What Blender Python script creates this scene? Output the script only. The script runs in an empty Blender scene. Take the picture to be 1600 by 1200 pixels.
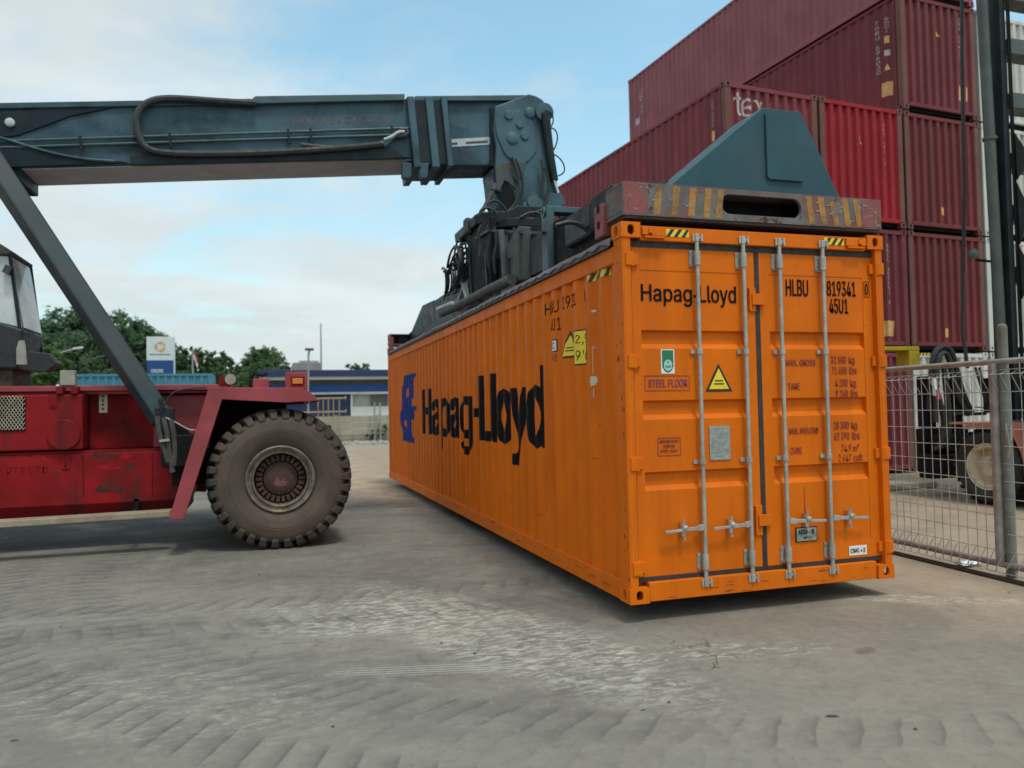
import bpy, bmesh, math, random
from mathutils import Vector, Matrix
random.seed(7)
SC = bpy.context.scene
COL = SC.collection
R = math.radians
PI = math.pi

# ------------------------------------------------------------------ camera
F_PX = 1217.32
YAW, PITCH, ROLL = R(17.39), R(1.81), R(-1.17)
CAM = Vector((-2.573, -5.357, 1.638))
fw = Vector((math.sin(YAW) * math.cos(PITCH), math.cos(YAW) * math.cos(PITCH), math.sin(PITCH)))
rt = Vector((math.cos(YAW), -math.sin(YAW), 0))
up = rt.cross(fw)
rt, up = (math.cos(ROLL) * rt + math.sin(ROLL) * up), (math.cos(ROLL) * up - math.sin(ROLL) * rt)
cam_d = bpy.data.cameras.new('camera')
cam_d.sensor_width = 36
cam_d.lens = 36 * F_PX / 1600
cam_d.clip_end = 3000
cam_d.dof.use_dof = True
cam_d.dof.focus_distance = 6.6
cam_d.dof.aperture_fstop = 1.5
cam = bpy.data.objects.new('camera', cam_d)
COL.objects.link(cam)
cam.matrix_world = Matrix(((rt.x, up.x, -fw.x, CAM.x), (rt.y, up.y, -fw.y, CAM.y), (rt.z, up.z, -fw.z, CAM.z), (0, 0, 0, 1)))
SC.camera = cam

def at(px, py, axis, val):
    """the point of the plane axis=val that the photograph shows at pixel px, py"""
    d = fw + rt * ((px - 800) / F_PX) + up * ((600 - py) / F_PX)
    k = 'xyz'.index(axis)
    t = (val - CAM[k]) / d[k]
    return CAM + d * t

# ------------------------------------------------------------------ sky and sun
SUN_EL = R(66)
SUN_AZ = math.atan2(0.12, -0.62)
SUN_DIR = Vector((math.sin(SUN_AZ) * math.cos(SUN_EL), math.cos(SUN_AZ) * math.cos(SUN_EL), math.sin(SUN_EL)))
world = bpy.data.worlds.new('World')
SC.world = world
world.use_nodes = True
wt = world.node_tree
wn, wl = wt.nodes, wt.links
wn.clear()
w_out = wn.new('ShaderNodeOutputWorld')
w_bg = wn.new('ShaderNodeBackground')
w_bg.inputs['Strength'].default_value = 0.1
w_sky = wn.new('ShaderNodeTexSky')
w_sky.sky_type = 'NISHITA'
w_sky.sun_disc = False
w_sky.sun_elevation = SUN_EL
w_sky.sun_rotation = SUN_AZ
w_sky.air_density = 1.0
w_sky.dust_density = 2.0
w_sky.ozone_density = 1.6
tc = wn.new('ShaderNodeTexCoord')
sep = wn.new('ShaderNodeSeparateXYZ')
wl.new(tc.outputs['Generated'], sep.inputs[0])
def wm(op, a, b=None, clamp=False):
    n = wn.new('ShaderNodeMath'); n.operation = op; n.use_clamp = clamp
    for i, x in enumerate((a, b)):
        if x is None: continue
        if isinstance(x, (int, float)): n.inputs[i].default_value = x
        else: wl.new(x, n.inputs[i])
    return n.outputs[0]
zc = wm('MAXIMUM', sep.outputs[2], 0.0)
den = wm('ADD', zc, 0.16)
cx_ = wm('DIVIDE', sep.outputs[0], den)
cy_ = wm('DIVIDE', sep.outputs[1], den)
comb = wn.new('ShaderNodeCombineXYZ')
wl.new(cx_, comb.inputs[0]); wl.new(cy_, comb.inputs[1])
comb.inputs[2].default_value = 3.7
def wnoise(scale, detail, rough, dist=0.0, off=0.0):
    mp = wn.new('ShaderNodeMapping'); mp.inputs['Location'].default_value = (off, off * 0.7, 0)
    wl.new(comb.outputs[0], mp.inputs[0])
    n = wn.new('ShaderNodeTexNoise'); n.inputs['Scale'].default_value = scale
    n.inputs['Detail'].default_value = detail; n.inputs['Roughness'].default_value = rough
    n.inputs['Distortion'].default_value = dist
    wl.new(mp.outputs[0], n.inputs['Vector'])
    return n.outputs['Fac']
def wrange(x, a, b, c=0.0, d=1.0):
    n = wn.new('ShaderNodeMapRange'); n.interpolation_type = 'SMOOTHSTEP'
    for i, v in ((1, a), (2, b), (3, c), (4, d)): n.inputs[i].default_value = v
    wl.new(x, n.inputs[0]); return n.outputs[0]
n_big = wnoise(0.55, 5, 0.55, 0.3, 2.3)
n_fine = wnoise(1.9, 8, 0.62, 0.5, 5.1)
cover = wm('ADD', wm('MULTIPLY', n_big, 0.62), wm('MULTIPLY', n_fine, 0.38))
cover = wm('ADD', cover, wrange(sep.outputs[0], 0.40, 0.05, 0.0, 0.07))
thick = wrange(cover, 0.41, 0.60)
low = wrange(sep.outputs[2], 0.02, 0.42, 0.80, 0.0)       # veil towards the horizon
veil = wm('MAXIMUM', thick, low)
veil = wm('ADD', wm('MULTIPLY', veil, 0.80), 0.16, True)
shade = wrange(wnoise(1.1, 6, 0.6, 0.4, 9.0), 0.35, 0.70, 0.96, 1.12)
mixc = wn.new('ShaderNodeMix'); mixc.data_type = 'RGBA'
cl = wn.new('ShaderNodeMix'); cl.data_type = 'RGBA'; cl.blend_type = 'MULTIPLY'
cl.inputs[0].default_value = 1.0
cl.inputs[6].default_value = (6.2, 6.8, 6.9, 1)
wl.new(shade, cl.inputs[7])
sk = wn.new('ShaderNodeMix'); sk.data_type = 'RGBA'; sk.blend_type = 'MULTIPLY'; sk.inputs[0].default_value = 1.0
wl.new(w_sky.outputs[0], sk.inputs[6]); sk.inputs[7].default_value = (1.80, 2.55, 2.20, 1)
wl.new(veil, mixc.inputs[0]); wl.new(sk.outputs[2], mixc.inputs[6]); wl.new(cl.outputs[2], mixc.inputs[7])
wl.new(mixc.outputs[2], w_bg.inputs['Color'])
wl.new(w_bg.outputs[0], w_out.inputs['Surface'])

sun_d = bpy.data.lights.new('sun', 'SUN')
sun_d.energy = 1.5
sun_d.angle = R(11)
sun_d.color = (1.0, 0.95, 0.87)
sun = bpy.data.objects.new('sun', sun_d)
COL.objects.link(sun)
sun.rotation_euler = SUN_DIR.to_track_quat('Z', 'Y').to_euler()

SC.view_settings.view_transform = 'Standard'
SC.view_settings.look = 'None'
SC.view_settings.exposure = 0.20
SC.view_settings.gamma = 1.0
SC.render.engine = 'CYCLES'
SC.cycles.max_bounces = 6
SC.cycles.use_denoising = True

# ------------------------------------------------------------------ materials
class NB:
    """a little node builder"""
    def __init__(s, name):
        s.m = bpy.data.materials.new(name); s.m.use_nodes = True
        s.t = s.m.node_tree; s.n = s.t.nodes; s.n.clear()
        s.out = s.n.new('ShaderNodeOutputMaterial')
        s.p = s.n.new('ShaderNodeBsdfPrincipled')
        s.t.links.new(s.p.outputs[0], s.out.inputs[0])
        c = s.n.new('ShaderNodeTexCoord'); s.obj = c.outputs['Object']
        g = s.n.new('ShaderNodeNewGeometry'); s.pos = g.outputs['Position']
    def put(s, sock, x):
        if isinstance(x, (int, float)): sock.default_value = x
        elif isinstance(x, tuple): sock.default_value = (x + (1,))[:4] if len(sock.default_value) == 4 else x
        else: s.t.links.new(x, sock)
    def math(s, op, a, b=0.0, c=0.0, clamp=False):
        n = s.n.new('ShaderNodeMath'); n.operation = op; n.use_clamp = clamp
        s.put(n.inputs[0], a); s.put(n.inputs[1], b); s.put(n.inputs[2], c)
        return n.outputs[0]
    def map(s, vec, sc=(1, 1, 1), loc=(0, 0, 0), rot=(0, 0, 0)):
        n = s.n.new('ShaderNodeMapping'); s.put(n.inputs[0], vec)
        n.inputs['Scale'].default_value = sc; n.inputs['Location'].default_value = loc; n.inputs['Rotation'].default_value = rot
        return n.outputs[0]
    def noise(s, vec, scale, detail=4, rough=0.55, dist=0.0):
        n = s.n.new('ShaderNodeTexNoise'); s.put(n.inputs['Vector'], vec)
        n.inputs['Scale'].default_value = scale; n.inputs['Detail'].default_value = detail
        n.inputs['Roughness'].default_value = rough; n.inputs['Distortion'].default_value = dist
        return n.outputs['Fac']
    def ss(s, x, a, b, c=0.0, d=1.0):
        n = s.n.new('ShaderNodeMapRange'); n.interpolation_type = 'SMOOTHSTEP'
        s.put(n.inputs[0], x)
        for i, v in ((1, a), (2, b), (3, c), (4, d)): n.inputs[i].default_value = v
        return n.outputs[0]
    def mix(s, f, a, b, mode='MIX'):
        n = s.n.new('ShaderNodeMix'); n.data_type = 'RGBA'; n.blend_type = mode
        s.put(n.inputs[0], f); s.put(n.inputs[6], a); s.put(n.inputs[7], b)
        return n.outputs[2]
    def xyz(s, vec):
        n = s.n.new('ShaderNodeSeparateXYZ'); s.put(n.inputs[0], vec); return n.outputs
    def bump(s, h, strength=0.3, dist=0.01):
        n = s.n.new('ShaderNodeBump'); n.inputs['Strength'].default_value = strength; n.inputs['Distance'].default_value = dist
        s.put(n.inputs['Height'], h); s.t.links.new(n.outputs[0], s.p.inputs['Normal'])
    def color(s, x): s.put(s.p.inputs['Base Color'], x)

def mul(c, k): return tuple(min(1.0, x * k) for x in c[:3])

def mat(name, col, rough=0.6, metal=0.0, var=0.12, scale=2.5, dirt=None, dirt_amt=0.5, dirt_scale=1.5, streak=False, rust=None, rust_amt=0.0, rust_scale=7.0, bump=0.0, bscale=30, spec=0.5):
    b = NB(name)
    v1 = b.noise(b.obj, scale, 6, 0.6)
    c = b.mix(b.ss(v1, 0.3, 0.7), mul(col, 1 - var), mul(col, 1 + var))
    if dirt:
        vec = b.map(b.obj, (2.2, 2.2, 0.22)) if streak else b.obj
        d = b.noise(vec, dirt_scale, 7, 0.65, 0.3)
        c = b.mix(b.ss(d, 0.42, 0.72, 0.0, dirt_amt), c, dirt + (1,))
    rr = b.ss(b.noise(b.obj, scale * 2.3, 5, 0.6), 0.3, 0.7, rough - 0.1, min(1, rough + 0.1))
    if rust:
        r = b.noise(b.obj, rust_scale, 8, 0.7, 0.4)
        f = b.ss(r, 0.66 - 0.2 * rust_amt, 0.74 - 0.2 * rust_amt)
        c = b.mix(f, c, rust + (1,))
    b.color(c)
    b.put(b.p.inputs['Roughness'], rr)
    b.p.inputs['Metallic'].default_value = metal
    b.p.inputs['Specular IOR Level'].default_value = spec
    if bump: b.bump(b.noise(b.obj, bscale, 5, 0.6), bump, 0.01)
    return b.m

RUST = (0.10, 0.04, 0.018)
GRIME = (0.03, 0.024, 0.02)
M = {}
M['orange'] = mat('orange_paint', (0.69, 0.144, 0.004), 0.55, spec=0.14, var=0.07, dirt=(0.46, 0.092, 0.006), dirt_amt=0.48, dirt_scale=1.3, streak=True, rust=(0.20, 0.06, 0.02), rust_amt=0.04, rust_scale=26, bump=0.05, bscale=6)
M['orange_text'] = mat('lettering_black', (0.007, 0.005, 0.006), 0.6, var=0.2, spec=0.12)
M['maroon_text'] = mat('lettering_maroon', (0.30, 0.040, 0.018), 0.5, var=0.2)
M['purple_text'] = mat('lettering_purple', (0.26, 0.045, 0.09), 0.5, var=0.2)
M['blue_logo'] = mat('logo_blue', (0.010, 0.030, 0.20), 0.55, var=0.15, spec=0.12)
M['scuff'] = mat('scuffed_orange_brown', (0.30, 0.075, 0.015), 0.7, spec=0.1, var=0.4, scale=14)
M['gasket'] = mat('rubber_gasket', (0.030, 0.026, 0.024), 0.7, var=0.3, scale=9)
M['galv'] = mat('galvanised_steel', (0.42, 0.40, 0.36), 0.5, 0.35, var=0.16, scale=12, dirt=(0.20, 0.17, 0.14), dirt_amt=0.5, dirt_scale=6)
M['yellow'] = mat('sticker_yellow', (0.80, 0.58, 0.02), 0.5, var=0.08)
M['bracket'] = mat('yellow_bracket_paint', (0.42, 0.30, 0.02), 0.6, spec=0.2, var=0.15, dirt=(0.2, 0.15, 0.03), dirt_amt=0.6)
M['black'] = mat('sticker_black', (0.016, 0.014, 0.013), 0.5, var=0.2)
M['white'] = mat('sticker_white', (0.72, 0.71, 0.67), 0.5, var=0.06)
M['green'] = mat('sticker_green', (0.012, 0.16, 0.075), 0.5, var=0.08)
M['mint'] = mat('sticker_mint', (0.36, 0.56, 0.52), 0.5, var=0.08)
M['platem'] = mat('plate_aluminium', (0.34, 0.35, 0.33), 0.45, 0.4, var=0.2, scale=22)
M['tarp'] = mat('tarpaulin_grey', (0.17, 0.135, 0.145), 0.75, var=0.25, scale=9, dirt=(0.16, 0.14, 0.14), dirt_amt=0.6, bump=0.3, bscale=18)
M['rope'] = mat('rope_grey', (0.06, 0.05, 0.052), 0.8, var=0.25, scale=14)
M['dark'] = mat('black_steel', (0.006, 0.006, 0.007), 0.7, spec=0.2, var=0.3, scale=4)
M['grey'] = mat('boom_grey_paint', (0.056, 0.108, 0.138), 0.5, spec=0.25, var=0.20, scale=1.6, dirt=(0.010, 0.020, 0.028), dirt_amt=0.85, dirt_scale=1.1, rust=(0.10, 0.07, 0.055), rust_amt=0.05, rust_scale=5, bump=0.05, bscale=8)
M['greylt'] = mat('grey_paint_worn', (0.062, 0.108, 0.125), 0.5, spec=0.3, var=0.14, scale=2.2, dirt=(0.05, 0.06, 0.06), dirt_amt=0.6, dirt_scale=2.0, rust=(0.20, 0.19, 0.17), rust_amt=0.02, rust_scale=16)
M['greydk'] = mat('grey_paint_oily', (0.010, 0.016, 0.020), 0.5, spec=0.25, var=0.3, scale=2.0, dirt=(0.028, 0.028, 0.026), dirt_amt=0.5, dirt_scale=3)
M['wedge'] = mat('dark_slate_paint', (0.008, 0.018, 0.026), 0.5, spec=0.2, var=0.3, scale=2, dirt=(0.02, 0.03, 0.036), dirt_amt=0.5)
M['under'] = mat('underside_bounce_grey', (0.40, 0.50, 0.55), 0.7, var=0.10, scale=1.4, dirt=(0.30, 0.28, 0.26), dirt_amt=0.6)  # light bounced off the ground is put into this pale colour
M['dusty'] = mat('dusty_grey_steel', (0.080, 0.090, 0.088), 0.65, spec=0.2, var=0.2, scale=4, dirt=(0.05, 0.05, 0.045), dirt_amt=0.7, dirt_scale=4)
M['spred'] = mat('spreader_blue_grey', (0.034, 0.082, 0.104), 0.55, spec=0.2, var=0.10, scale=2.6, dirt=(0.045, 0.075, 0.085), dirt_amt=0.6, dirt_scale=3.2, rust=(0.26, 0.28, 0.28), rust_amt=-0.05, rust_scale=14)
M['worn'] = mat('scraped_beam_paint', (0.135, 0.130, 0.125), 0.65, spec=0.2, var=0.25, scale=6, dirt=(0.20, 0.062, 0.052), dirt_amt=1.0, dirt_scale=4, rust=(0.050, 0.028, 0.022), rust_amt=0.42, rust_scale=6)
M['wornred'] = mat('scraped_red_paint', (0.26, 0.055, 0.055), 0.6, var=0.18, scale=6, dirt=(0.10, 0.06, 0.06), dirt_amt=0.9, dirt_scale=6, rust=(0.42, 0.38, 0.36), rust_amt=0.05, rust_scale=9)
M['wornyel'] = mat('scraped_amber_paint', (0.40, 0.185, 0.04), 0.6, spec=0.2, var=0.2, scale=6, dirt=(0.11, 0.09, 0.08), dirt_amt=1.0, dirt_scale=7, rust=(0.25, 0.05, 0.04), rust_amt=0.15, rust_scale=9)
M['rusty'] = mat('rusted_steel', (0.055, 0.030, 0.022), 0.8, var=0.35, scale=8, bump=0.2)
M['chrome'] = mat('chromed_rod', (0.55, 0.55, 0.55), 0.25, 0.8, var=0.1)
M['silver'] = mat('silver_tape', (0.42, 0.47, 0.48), 0.5, var=0.12, scale=9)
M['red'] = mat('red_machine_paint', (0.25, 0.010, 0.014), 0.5, spec=0.13, var=0.22, scale=1.2, dirt=(0.055, 0.014, 0.012), dirt_amt=0.85, dirt_scale=1.0, streak=True, rust=(0.075, 0.03, 0.02), rust_amt=0.10, rust_scale=3.2, bump=0.06, bscale=5)
M['redskirt'] = mat('red_skirt_paint', (0.25, 0.009, 0.012), 0.5, spec=0.13, var=0.25, scale=1.6, dirt=(0.035, 0.014, 0.012), dirt_amt=0.95, dirt_scale=1.1, rust=(0.035, 0.028, 0.026), rust_amt=0.38, rust_scale=2.1, bump=0.06, bscale=5)
M['reddk'] = mat('red_recess_paint', (0.21, 0.008, 0.010), 0.6, spec=0.1, var=0.35, scale=2.4, dirt=(0.03, 0.012, 0.010), dirt_amt=0.8)
M['greasem'] = mat('black_grease', (0.040, 0.020, 0.018), 0.6, spec=0.2, var=0.4, scale=5, dirt=(0.20, 0.01, 0.012), dirt_amt=1.0, dirt_scale=6)
M['freshred'] = mat('fresh_red_paint', (0.34, 0.008, 0.016), 0.5, spec=0.15, var=0.15, scale=4, dirt=(0.12, 0.008, 0.01), dirt_amt=0.6, dirt_scale=4)
M['redfade'] = mat('red_faded_paint', (0.32, 0.062, 0.072), 0.55, spec=0.2, var=0.13, scale=1.6, dirt=(0.20, 0.045, 0.045), dirt_amt=0.75, dirt_scale=2.0, rust=(0.40, 0.20, 0.17), rust_amt=-0.02, rust_scale=8)
M['fadedred'] = mat('faded_red_marks', (0.13, 0.055, 0.065), 0.6, var=0.5, scale=9)
M['tyre'] = mat('tyre_rubber', (0.050, 0.040, 0.032), 0.8, var=0.22, scale=5, dirt=(0.120, 0.084, 0.058), dirt_amt=0.75, dirt_scale=1.6, bump=0.2, bscale=24)
M['tyrewall'] = mat('dusty_tyre_wall', (0.094, 0.066, 0.048), 0.85, var=0.16, scale=3, dirt=(0.055, 0.044, 0.036), dirt_amt=0.7, dirt_scale=2.4, bump=0.12, bscale=22)
M['rim'] = mat('rim_scuffed', (0.185, 0.145, 0.110), 0.6, 0.2, var=0.3, scale=9, dirt=(0.09, 0.055, 0.035), dirt_amt=0.9, dirt_scale=6)
M['hub'] = mat('hub_rust_brown', (0.085, 0.040, 0.026), 0.75, var=0.3, scale=6, dirt=(0.04, 0.026, 0.02), dirt_amt=0.7)
M['hose'] = mat('hose_rubber', (0.016, 0.017, 0.018), 0.55, var=0.3, scale=8)
M['hosegrey'] = mat('hose_sleeve_grey', (0.060, 0.058, 0.054), 0.7, var=0.3, scale=8)
M['oct'] = mat('cylinder_paint_rubbed', (0.036, 0.052, 0.060), 0.45, spec=0.4, var=0.18, scale=2, dirt=(0.085, 0.045, 0.028), dirt_amt=0.55, dirt_scale=1.0, rust=(0.10, 0.05, 0.03), rust_amt=0.02, rust_scale=5)
M['loop'] = mat('hose_loop_rubber', (0.034, 0.036, 0.036), 0.7, var=0.3, scale=6)
M['board'] = mat('dusty_step_board', (0.32, 0.25, 0.18), 0.75, var=0.15, scale=5, dirt=(0.16, 0.11, 0.08), dirt_amt=0.7)
M['amber'] = mat('amber_lens', (0.62, 0.22, 0.03), 0.3, var=0.1)
M['lens'] = mat('lamp_glass_dusty', (0.30, 0.27, 0.23), 0.3, var=0.15, scale=9)
M['cream'] = mat('cream_paint', (0.62, 0.54, 0.40), 0.6, var=0.12, dirt=(0.20, 0.15, 0.10), dirt_amt=0.7, dirt_scale=4)
M['salmon'] = mat('salmon_fender_paint', (0.42, 0.16, 0.125), 0.5, var=0.1, dirt=(0.24, 0.11, 0.09), dirt_amt=0.6)
M['mast'] = mat('mast_green_grey', (0.060, 0.074, 0.066), 0.5, var=0.2, scale=2, dirt=(0.03, 0.035, 0.032), dirt_amt=0.6, rust=(0.12, 0.07, 0.045), rust_amt=0.0, rust_scale=6)
M['wire'] = mat('galvanised_wire', (0.40, 0.39, 0.365), 0.55, 0.25, var=0.25, scale=9, rust=(0.16, 0.11, 0.08), rust_amt=0.08, rust_scale=6)
M['tubem'] = mat('galvanised_tube', (0.33, 0.315, 0.295), 0.5, 0.3, var=0.18, scale=8, dirt=(0.20, 0.165, 0.14), dirt_amt=0.6, dirt_scale=5)
M['post'] = mat('old_green_grey_post', (0.15, 0.16, 0.14), 0.65, var=0.2, scale=9, dirt=(0.13, 0.095, 0.07), dirt_amt=0.7)
M['paper'] = mat('crumpled_paper', (0.75, 0.74, 0.76), 0.7, var=0.06)
M['concrete'] = mat('precast_concrete', (0.38, 0.335, 0.26), 0.85, var=0.14, scale=1.2, dirt=(0.20, 0.17, 0.13), dirt_amt=0.65, dirt_scale=1.4, streak=True, bump=0.2)
M['navy'] = mat('navy_fascia', (0.016, 0.030, 0.095), 0.5, var=0.1)
M['bblue'] = mat('building_blue', (0.012, 0.075, 0.27), 0.5, var=0.08)
M['bwhite'] = mat('building_white', (0.66, 0.67, 0.65), 0.7, var=0.06, scale=0.8, dirt=(0.48, 0.48, 0.45), dirt_amt=0.5)
M['bgrey'] = mat('building_grey', (0.25, 0.24, 0.215), 0.8, var=0.1)
M['glassdk'] = mat('window_dark', (0.16, 0.155, 0.14), 0.2, var=0.12)
M['blind'] = mat('window_blind', (0.40, 0.385, 0.35), 0.5, var=0.08)
M['signw'] = mat('sign_white', (0.62, 0.66, 0.65), 0.5, var=0.04)
M['signb'] = mat('sign_blue', (0.010, 0.055, 0.20), 0.5, var=0.06)
M['gold'] = mat('emblem_gold', (0.62, 0.36, 0.11), 0.5, var=0.2, scale=6)
M['cyan'] = mat('light_blue_container', (0.050, 0.20, 0.28), 0.55, var=0.12, dirt=(0.10, 0.22, 0.28), dirt_amt=0.5)
M['pole'] = mat('pole_grey', (0.28, 0.28, 0.27), 0.55, var=0.1)
M['flagr'] = mat('flag_red', (0.42, 0.05, 0.07), 0.8)
M['ochre'] = mat('ochre_pipe', (0.36, 0.25, 0.14), 0.6, var=0.2, scale=4)
M['ltext'] = mat('lettering_white', (0.44, 0.38, 0.38), 0.6, var=0.25, scale=12)
M['trunk'] = mat('tree_bark', (0.085, 0.065, 0.048), 0.9, var=0.3, scale=6)
M['stone'] = mat('pale_rubble', (0.40, 0.38, 0.34), 0.85, var=0.25, scale=4)
M['pebble'] = mat('dark_pebble', (0.07, 0.06, 0.055), 0.85, var=0.3, scale=20)
def leafmat(name, a, b_):
    b = NB(name)
    n = b.noise(b.obj, 0.55, 4, 0.6); n2 = b.noise(b.obj, 4.0, 3, 0.6)
    c = b.mix(b.ss(n, 0.35, 0.65), a, b_)
    b.color(b.mix(b.ss(n2, 0.3, 0.7, 0.0, 0.5), c, mul(a, 0.6)))
    b.p.inputs['Roughness'].default_value = 0.6
    b.p.inputs['Specular IOR Level'].default_value = 0.25
    tl = b.n.new('ShaderNodeBsdfTranslucent'); tl.inputs[0].default_value = mul(b_, 1.5) + (1,)
    ms = b.n.new('ShaderNodeMixShader'); ms.inputs[0].default_value = 0.40
    b.t.links.new(b.p.outputs[0], ms.inputs[1]); b.t.links.new(tl.outputs[0], ms.inputs[2]); b.t.links.new(ms.outputs[0], b.out.inputs[0])
    return b.m
M['leaf_dark'] = leafmat('leaf_dark', (0.066, 0.125, 0.072), (0.120, 0.190, 0.100))
M['leaf_mid'] = leafmat('leaf_mid', (0.065, 0.125, 0.055), (0.120, 0.195, 0.080))
M['leaf_light'] = leafmat('leaf_light', (0.075, 0.150, 0.040), (0.140, 0.230, 0.060))
def cont_paint(name, col, dirt, amt, rust_amt):
    return mat(name, col, 0.6, spec=0.14, var=0.12, scale=0.9, dirt=dirt, dirt_amt=amt, dirt_scale=1.0, streak=True, rust=(0.085, 0.045, 0.035), rust_amt=rust_amt, rust_scale=4.5, bump=0.04, bscale=5)
M['mar_a'] = cont_paint('maroon_paint', (0.27, 0.098, 0.112), (0.20, 0.085, 0.092), 0.6, -0.06)
M['mar_b'] = cont_paint('plum_paint', (0.168, 0.040, 0.048), (0.118, 0.038, 0.040), 0.6, -0.03)
M['mar_c'] = cont_paint('oxide_red_paint', (0.172, 0.036, 0.038), (0.12, 0.042, 0.040), 0.7, 0.0)
M['mar_d'] = cont_paint('dusky_red_paint', (0.215, 0.048, 0.058), (0.15, 0.05, 0.056), 0.6, -0.04)
M['brightred'] = cont_paint('bright_red_paint', (0.31, 0.022, 0.030), (0.23, 0.025, 0.030), 0.5, -0.08)
M['rustpost'] = cont_paint('rusty_brown_post', (0.17, 0.075, 0.062), (0.12, 0.06, 0.05), 0.7, 0.10)
M['wcont'] = cont_paint('white_paint_dirty', (0.58, 0.58, 0.54), (0.36, 0.34, 0.30), 0.6, -0.12)

def glassmat():
    b = NB('cab_glass')
    tr = b.n.new('ShaderNodeBsdfTransparent'); tr.inputs[0].default_value = (0.80, 0.86, 0.86, 1)
    gl = b.n.new('ShaderNodeBsdfGlossy'); gl.inputs['Roughness'].default_value = 0.08
    df = b.n.new('ShaderNodeBsdfDiffuse'); df.inputs[0].default_value = (0.90, 0.92, 0.90, 1)
    m1 = b.n.new('ShaderNodeMixShader'); m2 = b.n.new('ShaderNodeMixShader')
    fr = b.n.new('ShaderNodeFresnel'); fr.inputs[0].default_value = 1.5
    b.put(m1.inputs[0], b.ss(b.noise(b.obj, 2.0, 5, 0.6), 0.35, 0.75, 0.45, 0.75))
    b.t.links.new(tr.outputs[0], m1.inputs[1]); b.t.links.new(df.outputs[0], m1.inputs[2])
    b.t.links.new(fr.outputs[0], m2.inputs[0]); b.t.links.new(m1.outputs[0], m2.inputs[1]); b.t.links.new(gl.outputs[0], m2.inputs[2])
    b.t.links.new(m2.outputs[0], b.out.inputs[0])
    return b.m
M['glass'] = glassmat()

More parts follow.
